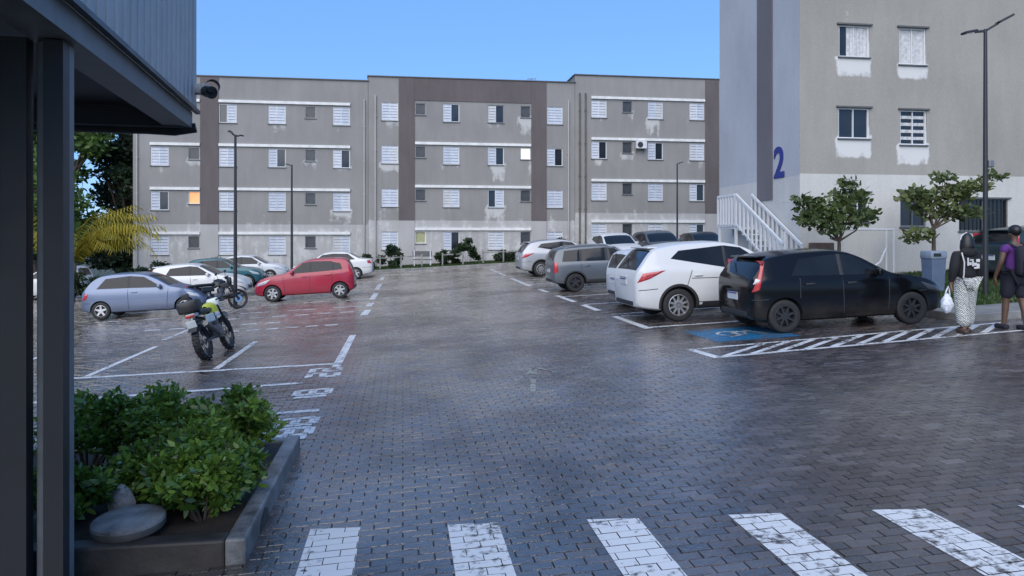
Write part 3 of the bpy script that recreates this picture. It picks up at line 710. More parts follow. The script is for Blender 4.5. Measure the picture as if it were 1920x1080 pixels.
def paint(name, polys, mat, lift=0.0032):
    m = MB()
    for poly in polys:
        ar = sum(poly[i][0]*poly[(i+1) % len(poly)][1]-poly[(i+1) % len(poly)][0]*poly[i][1] for i in range(len(poly)))
        if ar < 0: poly = poly[::-1]
        xs = [p[0] for p in poly]; ys = [p[1] for p in poly]
        for j in range(int(min(ys)/PY)-1, int(max(ys)/PY)+2):
            for i in range(int(min(xs)/PX)-2, int(max(xs)/PX)+2):
                x = i*PX+(j % 2)*PX/2; y = j*PY
                if not in_paving(x, y): continue
                a, bb = hx-0.0008, hy-0.0008
                q = [(x-a, y-bb), (x+a, y-bb), (x+a, y+bb), (x-a, y+bb)]
                for k in range(len(poly)):
                    q = clip(q, poly[k], poly[(k+1) % len(poly)])
                    if len(q) < 3: break
                if len(q) < 3: continue
                zz = ground(x, y)+paver_z(i, j)+lift
                m.add([(p[0], p[1], zz+0.05*(p[0]-x)) for p in q], [tuple(range(len(q)))])
    return m.build(name, mat, LOT) if m.v else None
def line(a, b, w):
    dx, dy = b[0]-a[0], b[1]-a[1]; l = math.hypot(dx, dy); nx, ny = -dy/l*w/2, dx/l*w/2
    return [(a[0]+nx, a[1]+ny), (a[0]-nx, a[1]-ny), (b[0]-nx, b[1]-ny), (b[0]+nx, b[1]+ny)]
for k in range(-1, 7):
    x0 = 0.31+0.955*k; x1 = x0+0.35
    paint('crosswalk_stripe', [[(x0, 5.25-0.19*x0), (x0, 2.05), (x1, 2.05), (x1, 5.25-0.19*x1)]], M['paint'])
for a, b in (((-1.0, 12.62), (-5.4, 13.1)), ((-1.45, 11.1), (-9, 11.2)), ((-1.0, 9.2), (-8, 9.25)), ((-1.0, 7.95), (-1.6, 7.95))):
    paint('bay_line', [line(a, b, 0.13)], M['paint'])
for x, y0, y1, w in ((-3.1, 13.0, 16.4, 0.11), (-5.2, 13.2, 16.7, 0.11), (-7.3, 13.3, 16.7, 0.11), (-1.07, 12.3, 16.4, 0.14)):
    paint('bay_line', [line((x, y0), (x, y1), w)], M['paint'])
for y, x0, x1 in ((18.7, -1.6, -4.4), (20.2, -3.2, -6.8), (21.9, -1.4, -5.2), (23.6, -1.3, -9.6), (26.4, -1.1, -9.6), (29.6, -1.1, -9.6), (32.8, -1.1, -9.6), (36.0, -1.1, -9.6), (39.2, -1.1, -9.6)):
    paint('bay_line', [line((x0+(x1-x0)*q/6, y+0.03*(q % 2)), (x0+(x1-x0)*(q+0.62)/6, y), 0.17) for q in range(6)], M['paint'])
for y0, y1 in ((20.6, 22.2), (23.4, 24.6), (26.0, 29.2), (31.0, 34.5), (37, 40)):
    paint('bay_edge_line', [line((-1.06, y0), (-1.02, y1), 0.2)], M['paint'])
paint('bay_edge_line', [line((-5.4, 17.8), (-5.3, 25.8), 0.12)], M['paint_worn'])
for y0, y1 in ((14.2, 16.6), (18.0, 19.6), (20.6, 23.0), (24.6, 26.2), (28.0, 33.0), (35, 41)):
    paint('bay_edge_line', [line((4.85, y0), (4.85, y1), 0.16)], M['paint'])
for y in (14.35, 17.0, 19.7, 22.5, 26.1, 28.8, 31.5, 34.4):
    paint('bay_line', [line((4.9, y), (9.9, y), 0.12)], M['paint'])
paint('bay_line', [line((5.0, 16.55), (6.4, 16.1), 0.2)], M['paint'])
# hatched strip beside the near bay
lo = lambda x: 10.61+(x-4.7)*0.055
hi_ = lambda x: 11.46+(x-4.7)*0.06
paint('hatch_border', [line((4.7, lo(4.7)), (10.2, lo(10.2)), 0.10), line((4.75, hi_(4.75)), (10.6, hi_(10.6)), 0.10), line((4.7, lo(4.7)-0.05), (4.62, hi_(4.7)+0.05), 0.14)], M['paint'], 0.003)
for k in range(11):
    x = 4.85+0.46*k
    paint('hatch_stripe', [line((x, lo(x)+0.05), (x+1.05, hi_(x+1.05)-0.05), 0.10)], M['paint'])
paint('accessible_bay_panel', [[(5.3, 11.98), (6.85, 11.98), (6.85, 13.5), (5.3, 13.5)]], M['paint_blue'])
sym = [line((6.5, 12.5), (6.3, 13.1), 0.08), line((6.3, 12.9), (5.95, 12.9), 0.08), line((6.0, 12.55), (6.0, 12.95), 0.08), line((6.02, 12.55), (5.75, 12.45), 0.08)]
for q in range(10):
    a0, a1 = q*0.6, q*0.6+0.6
    sym.append(line((5.95+0.26*math.cos(a0), 12.8+0.26*math.sin(a0)), (5.95+0.26*math.cos(a1), 12.8+0.26*math.sin(a1)), 0.06))
paint('wheelchair_symbol', sym, M['paint_worn'], 0.0062)
# stencilled bay numbers, read from the aisle
SEG = {'2': 'abged', '1': 'bc', '8': 'abcdefg', '3': 'abgcd'}
def digit(ch_, ox, oy, W_, H_, t):
    # local u = right when read (towards +Y), v = up (towards -X)
    P = lambda u, v: (ox-v, oy+u)
    s = {'a': ((0, H_), (W_, H_)), 'b': ((W_, H_), (W_, H_/2)), 'c': ((W_, H_/2), (W_, 0)), 'd': ((0, 0), (W_, 0)), 'e': ((0, H_/2), (0, 0)), 'f': ((0, H_), (0, H_/2)), 'g': ((0, H_/2), (W_, H_/2))}
    return [line(P(*s[k][0]), P(*s[k][1]), t) for k in SEG[ch_]]
for txt, yy in (('22', 11.5), ('18', 9.75), ('88', 8.08)):
    pol = []
    for q, ch_ in enumerate(txt): pol += digit(ch_, -1.0, yy+0.45*q, 0.30, 0.42, 0.11)
    paint('bay_number', pol, M['paint'], 0.003)
paint('worn_arrow', [line((1.62, 9.2), (1.95, 10.9), 0.07), line((1.75, 10.4), (1.95, 10.9), 0.06), line((2.2, 10.4), (1.97, 10.9), 0.06)], M['paint_yellow'])
paint('bay_line', [line((-3.5, 43.3), (10, 43.3), 0.25)], M['paint_worn']); paint('bay_number', digit('8', 1.6, 43.0, 0.7, 1.2, 0.22), M['paint'])
paint('bay_line', [line((4.6, 42), (10, 42), 0.2)], M['paint'])

# ---------------------------------------------------------------- kerbs, pavement, lawn, rear verge
M['concrete'] = simple('wet_concrete', (0.20, 0.195, 0.185), 0.5, var=0.3, scale=3, bmp=0.2)
M['concrete_dark'] = simple('dark_concrete', (0.085, 0.080, 0.074), 0.5, var=0.3, scale=3, bmp=0.2)
def kerb(name, a, b, w=0.14, h=0.13, piece=1.0):
    root = tag(empty(name), kind='structure')
    L = math.hypot(b[0]-a[0], b[1]-a[1]); k = max(1, round(L/piece)); ux, uy = (b[0]-a[0])/L, (b[1]-a[1])/L; p = L/k
    m = MB(); m.cbox((0, 0, 0), (p-0.012, w, h+0.12), 0.018); me = m.mesh('kerb_stone'); me.materials.append(M['concrete'])
    for i in range(k):
        x, y = a[0]+ux*p*(i+0.5), a[1]+uy*p*(i+0.5)
        sl = (ground(x+ux, y+uy)-ground(x-ux, y-uy))/2
        share('kerb_stone', me, root, (x, y, ground(x, y)+h/2-0.06+random.uniform(-0.004, 0.004)), (0, -math.atan(sl), math.atan2(uy, ux)+random.uniform(-0.004, 0.004)))
    return root
kerb('kerb_right_bays', (10.31, 12.3), (10.31, 44.4)); kerb('kerb_front', (10.40, 12.27), (24, 12.27)); kerb('kerb_back', (-21, 44.65), (10.2, 44.65), piece=2.0)
ground_sheet('footpath', 10.4, 40, 12.35, 13.55, 40, 4, 0.10, M['concrete'])
lawn = ground_sheet('lawn', 10.39, 40, 13.55, 60, 40, 60, 0.085, M['earth'])
ground_sheet('rear_verge', -22, 10.4, 44.72, 62, 40, 20, 0.09, M['earth'])
M['grass'] = leafmat('grass', (0.020, 0.045, 0.010), (0.075, 0.13, 0.025), 0.5)
def blades(name, xr, yr, n, hgt, mat, kind='stuff', dz=0.08, wid=0.02, parent=None):
    rg = np.random.default_rng(len(name)+n)
    x = rg.uniform(*xr, n); y = rg.uniform(*yr, n); a = rg.uniform(0, 6.28, n); h = hgt*rg.uniform(0.5, 1.2, n); l = rg.normal(0, 0.3, (n, 2))*h[:, None]
    z = np.array([ground(p, q) for p, q in zip(x, y)])+dz
    dx, dy = np.cos(a)*wid, np.sin(a)*wid
    V = np.stack([np.stack([x-dx, y-dy, z], 1), np.stack([x+dx, y+dy, z], 1), np.stack([x+l[:, 0], y+l[:, 1], z+h], 1)], 1)
    return tri_mesh(name, V, 3, rg.uniform(0, 1, n), mat, kind, parent)
def tri_mesh(name, V, k, rnd, mat, kind=None, parent=None):
    n = V.shape[0]; me = bpy.data.meshes.new(name)
    me.vertices.add(n*k); me.vertices.foreach_set('co', V.reshape(-1)); me.loops.add(n*k); me.loops.foreach_set('vertex_index', np.arange(n*k, dtype=np.int32))
    me.polygons.add(n); me.polygons.foreach_set('loop_start', np.arange(0, n*k, k, dtype=np.int32)); me.polygons.foreach_set('loop_total', np.full(n, k, dtype=np.int32))
    at = me.attributes.new('rnd', 'FLOAT', 'FACE'); at.data.foreach_set('value', np.asarray(rnd, dtype=np.float32))
    me.update(calc_edges=True); me.materials.append(mat)
    o = share(name, me, parent)
    if kind: o['kind'] = kind
    return o
tag(blades('grass', (10.45, 24), (13.55, 22.2), 60000, 0.09, M['grass']), 'short green grass on the lawn before the nearer block', 'grass')
tag(blades('grass_verge', (-21, 10.2), (44.8, 48.3), 30000, 0.13, M['grass'], wid=0.03), 'rough grass along the foot of the far blocks', 'grass')

# ================================================================ buildings
def wall_material(name, col, pale, streak=0.5):
    m, nt, b = nodes(name); geo = nn(nt, 'ShaderNodeNewGeometry')
    at = nn(nt, 'ShaderNodeAttribute', attribute_name='stain')
    n = noise(nt, 2.6, 7, 0.65, geo.outputs['Position']); g = noise(nt, 0.35, 4, 0.5, geo.outputs['Position']); fine = noise(nt, 22, 5, 0.6, geo.outputs['Position'])
    mp = nn(nt, 'ShaderNodeMapping'); mp.inputs['Scale'].default_value = (2.6, 2.6, 0.5); nt.links.new(geo.outputs['Position'], mp.inputs[0])
    st = noise(nt, 1.0, 5, 0.6, mp.outputs[0])
    base = ramp(nt, g.outputs[0], [(0.3, tuple(c*0.9 for c in col)), (0.7, tuple(c*1.08 for c in col))])
    dk = ramp(nt, st.outputs[0], [(0.30, (0.84, 0.83, 0.82)), (0.62, (1, 1, 1))])
    c = mixc(nt, streak, base.outputs[0], dk.outputs[0], 'MULTIPLY')
    fr = ramp(nt, fine.outputs[0], [(0.3, (0.92, 0.92, 0.92)), (0.7, (1.06, 1.06, 1.06))]); c = mixc(nt, 1.0, c.outputs[0], fr.outputs[0], 'MULTIPLY')
    e = math_(nt, 'ADD', at.outputs['Fac'], math_(nt, 'ADD', math_(nt, 'MULTIPLY_ADD', n.outputs[0], 0.9, -0.45), math_(nt, 'MULTIPLY_ADD', st.outputs[0], 0.8, -0.40)))
    k = ramp(nt, e, [(0.42, (0, 0, 0)), (0.66, (0.85, 0.85, 0.85))])
    c = mixc(nt, k.outputs[0], c.outputs[0], pale)
    nt.links.new(c.outputs[0], b.inputs['Base Color']); b.inputs['Roughness'].default_value = 0.85; b.inputs['Specular IOR Level'].default_value = 0.25
    bump(nt, b, fine.outputs[0], 0.25, 0.01)
    return m
M['wall_upper'] = wall_material('wall_upper', (0.262, 0.254, 0.243), (0.50, 0.50, 0.48))
M['wall_lower'] = wall_material('wall_lower', (0.40, 0.392, 0.38), (0.54, 0.54, 0.53))
M['wall_accent'] = wall_material('wall_accent', (0.130, 0.112, 0.112), (0.26, 0.25, 0.24), 0.8)
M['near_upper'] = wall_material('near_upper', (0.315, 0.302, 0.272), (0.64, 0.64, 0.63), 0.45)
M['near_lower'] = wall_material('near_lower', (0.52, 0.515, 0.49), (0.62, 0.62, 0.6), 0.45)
M['near_accent'] = wall_material('near_accent', (0.15, 0.14, 0.15), (0.25, 0.25, 0.25), 0.3)
M['near_side'] = wall_material('near_side', (0.42, 0.43, 0.45), (0.5, 0.5, 0.5), 0.25)  # bluish light falling on the side wall is put into this colour
M['lit'] = emit('lit_room', (1.0, 0.42, 0.16), 0.20)
M['lit_white'] = emit('lit_room_white', (1.0, 0.93, 0.75), 0.20)
M['curtain'] = simple('curtain', (0.50, 0.50, 0.50), 0.8, var=0.25, scale=9)
M['curtain_yellow'] = simple('curtain_yellow', (0.36, 0.36, 0.20), 0.8, var=0.2)
M['roof'] = simple('roof_slab', (0.15, 0.15, 0.145), 0.8)

def wall(name, O, U, Nn, u0, u1, z0, z1, holes, mat, parent, stain=None, depth=0.12, step=0.35):
    """wall sheet with real openings and reveals; O origin, U along, Nn outward"""
    O, U, Nn = Vector(O), Vector(U), Vector(Nn)
    us = {u0, u1}; zs = {z0, z1}
    for h in holes: us |= {h[0], h[1]}; zs |= {h[2], h[3]}
    us = sorted(u for u in us if u0-1e-6 <= u <= u1+1e-6); zs = sorted(z for z in zs if z0-1e-6 <= z <= z1+1e-6)
    def fill(l):
        o = []
        for a, b in zip(l, l[1:]):
            k = max(1, int((b-a)/step)); o += [a+(b-a)*i/k for i in range(k)]
        return o+[l[-1]]
    us, zs = fill(us), fill(zs); nu = len(us)
    m = MB(); vs = [O+U*u+Vector((0, 0, z)) for z in zs for u in us]; fs = []
    flip = U.cross(Vector((0, 0, 1))).dot(Nn) < 0
    for i in range(len(zs)-1):
        for j in range(nu-1):
            um, zm = (us[j]+us[j+1])/2, (zs[i]+zs[i+1])/2
            if any(h[0] < um < h[1] and h[2] < zm < h[3] for h in holes): continue
            f = (i*nu+j, i*nu+j+1, (i+1)*nu+j+1, (i+1)*nu+j); fs.append(f[::-1] if flip else f)
    m.add(vs, fs)
    for h in holes:
        c = [O+U*h[a]+Vector((0, 0, h[b])) for a, b in ((0, 2), (1, 2), (1, 3), (0, 3))]; d = [p-Nn*depth for p in c]
        m.add(c+d, [(0, 1, 5, 4), (1, 2, 6, 5), (2, 3, 7, 6), (3, 0, 4, 7)])
    o = m.build(name, mat, parent)
    at = o.data.attributes.new('stain', 'FLOAT', 'POINT')
    vals = [stain(v.co.dot(U)-O.dot(U), v.co.z) if stain else 0.0 for v in o.data.vertices]
    at.data.foreach_set('value', vals); return o

WCACHE = {}
def window_set(w, h, state):
    """meshes of one window: frame, pane, leaves; x along the wall, -y outward, origin bottom centre"""
    key = (round(w, 2), round(h, 2), state)
    if key in WCACHE: return WCACHE[key]
    out = []
    f = MB(); t = 0.045
    for c, d in (((0, 0.07, t/2), (w, 0.06, t)), ((0, 0.07, h-t/2), (w, 0.06, t)), ((-w/2+t/2, 0.07, h/2), (t, 0.06, h-2*t)), ((w/2-t/2, 0.07, h/2), (t, 0.06, h-2*t))): f.box(c, d)
    if state not in ('small', 'lit', 'lit_white', 'yellow'): f.box((0, 0.075, h/2), (0.035, 0.05, h-2*t))
    me = f.mesh('window_frame'); me.materials.append(M['white_metal'] if 'dark' not in state and state != 'small' else M['grey_metal']); out.append(('window', me))
    p = MB(); p.box((0, 0.105, h/2), (w-2*t+0.02, 0.008, h-2*t+0.02)); me = p.mesh('pane')
    me.materials.append({'lit': M['lit'], 'lit_white': M['lit_white'], 'yellow': M['curtain_yellow'], 'small': M['glass_grey'], 'curtain': M['curtain']}.get(state, M['glass'])); out.append(('pane', me))
    def leaf(x0, x1, y):
        s = MB(); wd = x1-x0; cx = (x0+x1)/2; zz0, zz1 = t, h-t
        for a in (x0+0.02, x1-0.02): s.box((a, y, h/2), (0.04, 0.03, zz1-zz0))
        k = 6; ph = (zz1-zz0)/k
        for i in range(k):
            z = zz0+ph*(i+0.5)
            s.mi = 0; s.box((cx, y, z-ph*0.08), (wd-0.08, 0.016, ph*0.74)); s.mi = 1; s.box((cx, y+0.02, z+ph*0.42), (wd-0.08, 0.008, ph*0.28))
        me = s.mesh('shutter'); me.materials.append(M['shutter']); me.materials.append(M['slat_gap_shade']); return me
    if state in ('closed', 'left', 'leftdark'): out.append(('shutter', leaf(-w/2+t*0.6, 0.0 if state != 'closed' else 0.01, 0.045)))
    if state in ('closed', 'right'): out.append(('shutter', leaf(-0.01 if state == 'closed' else 0.0-w*0.06, w/2-t*0.6, 0.052)))
    if state == 'blinds':
        s = MB()
        for i in range(4): s.box((0, 0.085, h*(0.2+0.2*i)), (w-2*t, 0.01, h*0.09))
        me = s.mesh('blind'); me.materials.append(M['curtain']); out.append(('blind', me))
    if state == 'curtain2':
        s = MB(); rows = []
        for z in (t, h-t): rows.append([(-w*0.22+w*0.68*i/24, 0.088+0.008*math.sin(i*1.6), z) for i in range(25)])
        s.grid(rows); me = s.mesh('curtain'); me.materials.append(M['curtain']); out.append(('curtain', me))
    s = MB(); s.box((0, -0.01, -0.022), (w+0.08, 0.10, 0.04)); me = s.mesh('sill'); me.materials.append(M['sill']); out.append(('sill', me))
    WCACHE[key] = out; return out
def place_window(parent, x, y, z, w, h, state):
    st = window_set(w, h, state); r = None
    for nm, me in st:
        if r is None: r = share('window', me, parent, (x, y, z))
        else: share(nm, me, r)
    return r

FY = 48.5                                  # plane of the far facades
def far_block(label, x0, x1, bands, roof_z, cols, table, pil, led, split_dz=0.55, topband=None, pipes=()):
    root = tag(empty('apartment_block', ((x0+x1)/2, FY+4, ground((x0+x1)/2, FY))), label, 'apartment block', 'far apartment blocks')
    ox, oy, oz = root.location
    holes = []; wins = []
    for r, row in enumerate(table):         # row 0 = top storey
        for cx, st in zip(cols, row):
            if st is None: continue
            small = cx[1] < 0.85; w, h = (0.68, 0.78) if small else (1.06, 1.18)
            zt = bands[r]-0.17
            holes.append((cx[0]-w/2, cx[0]+w/2, zt-h, zt)); wins.append((cx[0], zt-h, w, h, st))
    split = bands[3]+split_dz; base = ground(x0, FY)-0.4
    rg = random.Random(int(x0*10)+5); amp = [(hh, rg.choice((0.0, 0.1, 0.3, 0.45, 0.6, 0.75)), rg.uniform(0.25, 1.3), rg.uniform(-0.2, 0.35), rg.uniform(-0.2, 0.35)) for hh in holes]
    def stain(u, z):
        s = 0.0
        for (a, b, c, d), k, ln, ea, eb in amp:
            if a-ea < u < b+eb and c-ln < z <= c+0.02: s = max(s, k*(1-(c-z)/ln*0.6)+0.08)
        if z < bands[2]-1.2: s = max(s, 0.36*max(0.0, min(1.0, (bands[2]-1.2-z)/1.2))+0.06)
        return s
    Wup = wall('upper_wall', (0, FY, 0), (1, 0, 0), (0, -1, 0), x0, x1, split, roof_z, [h for h in holes if h[2] > split], M['wall_upper'], root, stain)
    Wlo = wall('lower_wall', (0, FY, 0), (1, 0, 0), (0, -1, 0), x0, x1, base, split, [h for h in holes if h[2] < split], M['wall_lower'], root, stain)
    ws = [Wup, Wlo]
    for nm, xx, nx in (('side_wall', x0, -1), ('side_wall', x1, 1)):
        ws.append(wall(nm, (xx, FY, 0), (0, 1, 0), (nx, 0, 0), 0, 9, base, roof_z, [], M['wall_upper'], root))
    ws.append(wall('rear_wall', (0, FY+9, 0), (1, 0, 0), (0, 1, 0), x0, x1, base, roof_z, [], M['wall_upper'], root))
    m = MB(); m.box(((x0+x1)/2, FY+4.5, roof_z-0.5), (x1-x0-0.3, 8.7, 0.2)); ws.append(m.build('roof', M['roof'], root))
    m = MB()
    for c, d in ((((x0+x1)/2, FY+0.04, roof_z+0.03), (x1-x0+0.12, 0.26, 0.06)), ((x0+0.05, FY+4.6, roof_z+0.03), (0.26, 8.8, 0.06)), ((x1-0.05, FY+4.6, roof_z+0.03), (0.26, 8.8, 0.06))): m.box(c, d)
    ws.append(m.build('coping', M['concrete_dark'], root))
    for (a, b) in pil:
        m = MB(); m.box(((a+b)/2, FY-0.02, (split+roof_z-0.02)/2), (b-a, 0.06, roof_z-0.02-split)); ws.append(m.build('painted_pilaster', M['wall_accent'], root))
        m = MB(); m.box(((a+b)/2, FY-0.02, (base+split)/2-0.005), (b-a, 0.06, split-base-0.01)); ws.append(m.build('pilaster_foot', M['concrete_dark'] if x0 > 12 else M['wall_lower'], root))
    if topband:
        a, b, zl = topband; m = MB(); m.box(((a+b)/2, FY-0.015, (zl+roof_z-0.03)/2), (b-a, 0.05, roof_z-0.03-zl)); ws.append(m.build('painted_top_band', M['wall_accent'], root))
    for (a, b, rr) in led:
        for r in rr:
            m = MB(); m.box(((a+b)/2, FY-0.05, bands[r]), (b-a, 0.12, 0.17)); ws.append(m.build('window_ledge', M['ledge'], root))
    for px_ in pipes:
        m = MB(); m.tube([(px_, FY-0.07, base+0.5), (px_, FY-0.07, roof_z-1.2)], 0.05, 8)
        for q in range(5): m.box((px_, FY-0.05, base+1.5+q*2.2), (0.16, 0.1, 0.05))
        ws.append(m.build('drainpipe', M['wall_lower'] if px_ < 11 else M['concrete_dark'], root))
    for o in ws: o.location = (-ox, -oy, -oz)
    for (x, z, w, h, st) in wins: place_window(root, x-ox, FY-oy, z-oz, w, h, st)
    return root
Lc = [(-14.9, 1.1), (-12.88, 0.66), (-10.86, 1.1), (-7.88, 1.0), (-5.82, 0.66), (-3.89, 1.1)]
far_block('left block of the grey apartment building, with one dark vertical stripe', -16.45, -2.22, (10.60, 7.86, 5.10, 2.33), 12.13, Lc,
    [('closed', None, 'right', 'closed', 'small', 'closed'), ('closed', 'small', 'closed', 'left', 'small', 'left'), ('left', 'lit', 'closed', 'closed', 'small', 'closed'), ('closed', 'small', 'closed', 'closed', 'small', 'closed')],
    [(-12.5, -11.42)], [(-15.45, -12.52, (0, 1, 2, 3)), (-11.40, -3.34, (0, 1, 2, 3))], pipes=(-2.45, -16.2))
Mc = [(-0.83, 1.1), (1.14, 0.69), (3.14, 1.1), (6.09, 1.1), (8.07, 0.7), (10.06, 1.1)]
far_block('middle block of the grey apartment building, with dark top band and two stripes', -2.20, 11.42, (10.98, 8.20, 5.40, 2.62), 12.45, Mc,
    [('closed', 'small', 'left', 'leftdark', 'small', 'closed'), ('closed', 'small', 'closed', 'left', 'lit_white', 'left'), ('closed', 'small', 'closed', 'right', 'small', 'closed'), ('closed', 'yellow', 'left', 'closed', 'small', 'closed')],
    [(-0.26, 0.76), (8.46, 9.48)], [(0.79, 8.44, (1, 2, 3))], topband=(0.77, 8.45, 10.98), pipes=(-1.75, 10.98))
Rc = [(13.1, 1.1), (15.07, 0.7), (17.06, 1.1), (20.02, 1.1), (23.2, 1.1)]
far_block('right block of the grey apartment building, tallest, partly behind the nearer block', 11.44, 25.2, (11.50, 8.73, 5.93, 3.17), 12.98, Rc,
    [('closed', 'small', 'closed', 'closed', 'closed'), ('left', 'small', 'left', 'closed', 'closed'), ('closed', 'small', 'closed', 'left', 'closed'), ('closed', 'small', 'closed', 'left', 'closed')],
    [(20.62, 21.6)], [(12.55, 20.58, (0, 1, 2, 3))], pipes=(11.75, 12.15))
ac = tag(empty('air_conditioner', (15.95, FY-0.42, 8.05)), 'small outdoor air conditioner hung on the right far block', 'air conditioner')
m = MB(); m.cbox((0, 0.12, 0.28), (0.72, 0.28, 0.5), 0.02); m.build('casing', M['white_metal'], ac)
m = MB(); m.lathe([(0.0, -0.035), (0.18, -0.035), (0.2, -0.025), (0.2, 0.0)], 20, 'Y', c=(-0.1, 0, 0.28)); m.build('fan_grille', M['trim'], ac)
m = MB()
for sx in (-0.25, 0.25): m.box((sx, 0.2, 0.0), (0.04, 0.42, 0.04)); m.box((sx, 0.385, -0.12), (0.04, 0.03, 0.25))
m.build('bracket', M['grey_metal'], ac)
an = tag(empty('roof_antenna', (8.6, 49.3, 12.47)), 'thin aerial on the parapet of the middle far block', 'antenna')
m = MB(); m.tube([(0, 0, -0.5), (0, 0, 0.35)], 0.02, 6); m.build('mast', M['grey_metal'], an)
m = MB()
m.bar((-0.3, 0, 0.3), (0.35, 0, 0.36), 0.03)
for q in range(4): m.bar((-0.2+q*0.16, -0.25, 0.32), (-0.2+q*0.16, 0.25, 0.32), 0.02)
m.build('aerial_bars', M['grey_metal'], an)

# ---------------------------------------------------------------- the nearer block on the right
NY, NX0, NX1, NTOP = 22.3, 12.70, 27.0, 12.4
nb = tag(empty('apartment_block', (19.8, 26, ground(19.8, 26))), 'nearer beige apartment block with a blue number 2 on its side', 'apartment block')
ox, oy, oz = nb.location; parts = []
NW = [(14.07, 15.15, 7.88, 8.92, 'curtain2', 0.75), (16.22, 17.2, 7.70, 8.92, 'curtain', 0.70), (14.05, 15.15, 5.22, 6.22, 'glass', 0.78), (16.26, 17.22, 5.05, 6.20, 'blinds', 0.8),
      (14.39, 15.13, 2.50, 3.44, 'glass', 0.0), (16.26, 17.2, 2.34, 3.50, 'glassdark', 0.3), (18.41, 20.25, 2.20, 3.28, 'grille', 0.2),
      (18.5, 19.5, 5.1, 6.2, None, 0), (14.07, 15.15, 10.6, 11.62, 'curtain2', 0.75), (16.22, 17.2, 10.45, 11.62, 'curtain', 0.7), (22, 23.1, 5.2, 6.2, 'glass', 0.7), (22, 23.1, 7.9, 8.9, 'curtain', 0.7)]
NW = [w for w in NW if w[4]]
holes = [w[:4] for w in NW]
def nstain(u, z):
    s = 0.0
    for a, b, c, d, st, k in NW:
        if a-0.05 < u < b+0.05 and c-0.62 < z <= c+0.02: s = max(s, k*(1.25-(c-z)*0.75))
        if a-0.05 < u < b+0.05 and d+0.2 < z < d+0.6: s = max(s, k*0.35)
    return s
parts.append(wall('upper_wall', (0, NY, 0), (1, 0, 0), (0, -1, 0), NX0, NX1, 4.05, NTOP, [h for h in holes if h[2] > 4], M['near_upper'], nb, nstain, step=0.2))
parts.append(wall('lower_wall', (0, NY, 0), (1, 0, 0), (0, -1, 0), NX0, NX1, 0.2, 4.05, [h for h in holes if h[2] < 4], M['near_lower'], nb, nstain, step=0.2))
parts.append(wall('side_wall', (NX0, 0, 0), (0, 1, 0), (-1, 0, 0), NY, 28.42, 4.0, NTOP, [], M['near_side'], nb))
parts.append(wall('side_wall_foot', (NX0, 0, 0), (0, 1, 0), (-1, 0, 0), NY, 28.42, 0.2, 4.0, [], M['near_lower'], nb))
parts.append(wall('side_wall', (NX1, 0, 0), (0, 1, 0), (1, 0, 0), NY, 28.42, 0.2, NTOP, [], M['near_side'], nb))
parts.append(wall('rear_wall', (0, 28.42, 0), (1, 0, 0), (0, 1, 0), NX0, NX1, 0.2, NTOP, [], M['near_side'], nb))
m = MB(); m.box((NX0-0.015, (24.05+25.15)/2, (3.3+NTOP)/2), (0.05, 1.1, NTOP-3.3)); parts.append(m.build('painted_stripe', M['near_accent'], nb))
m = MB(); m.box(((NX0+NX1)/2, 25.3, NTOP+0.04), (NX1-NX0+0.1, 6.4, 0.08)); parts.append(m.build('roof', M['roof'], nb))
cu = bpy.data.curves.new('n2', 'FONT'); cu.body = '2'; cu.size = 1.45; cu.extrude = 0.012; cu.offset = 0.035; cu.align_x = 'CENTER'
cuo = bpy.data.objects.new('n2', cu); COL.objects.link(cuo); bpy.context.view_layer.update()
me = bpy.data.meshes.new_from_object(cuo.evaluated_get(bpy.context.evaluated_depsgraph_get())); bpy.data.objects.remove(cuo)
M['number_blue'] = simple('number_blue', (0.02, 0.03, 0.20), 0.5); me.materials.clear(); me.materials.append(M['number_blue'])
num = share('number_2', me, nb, (NX0-0.02, 23.55, 4.02), (R(90), 0, R(-90))); parts_num = num
for o in parts: o.location = (-ox, -oy, -oz)
num.location = (NX0-0.02-ox, 23.60-oy, 4.05-oz)
for a, b, c, d, st, k in NW:
    if st != 'grille':
        r = place_window(nb, (a+b)/2-ox, NY-oy, c-oz, b-a, d-c, st)
    else:
        r = place_window(nb, (a+b)/2-ox, NY-oy, c-oz, b-a, d-c, 'glassdark')
        for q in range(12):
            m = MB(); m.box((-(b-a)/2+0.08+(b-a-0.16)*q/11, 0.01, (d-c)/2), (0.03, 0.03, d-c-0.04)); m.build('security_bar', M['black_metal'], r)
    m = MB(); m.box((0, -0.03, d-c+0.03), (b-a+0.16, 0.09, 0.05)); m.build('lintel_drip', M['sill'], r)
# small white porch frame and meter box on the ground floor
pf = tag(empty('porch_frame', (15.35, 21.75, ground(15.3, 21.7)+0.08)), 'white tubular porch frame under the ground floor window behind the tree', 'frame')
for sx in (-1.55, 0.28, 0.02):
    m = MB(); m.tube([(sx, 0, 0), (sx, 0, 1.55)], 0.035, 8); m.build('post', M['white_metal'], pf)
m = MB(); m.tube([(0.02, 0, 0.9), (-0.2, 0, 0.45), (-0.6, 0, 0.2)], 0.04, 8); m.build('brace', M['white_metal'], pf)
m = MB(); m.tube([(-1.55, 0, 1.5), (0.28, 0, 1.5)], 0.03, 8); m.build('rail', M['white_metal'], pf)
mbx = tag(empty('meter_box', (13.3, 22.05, ground(13.3, 22)+0.1)), 'low dark brick meter box against the nearer block', 'box')
m = MB(); m.cbox((0, 0, 0.58), (0.66, 0.4, 1.16), 0.02); m.build('housing', simple('brown_brick', (0.10, 0.07, 0.06), 0.8), mbx)
m = MB(); m.box((0, -0.21, 0.65), (0.5, 0.02, 0.7)); m.build('door', M['concrete_dark'], mbx)
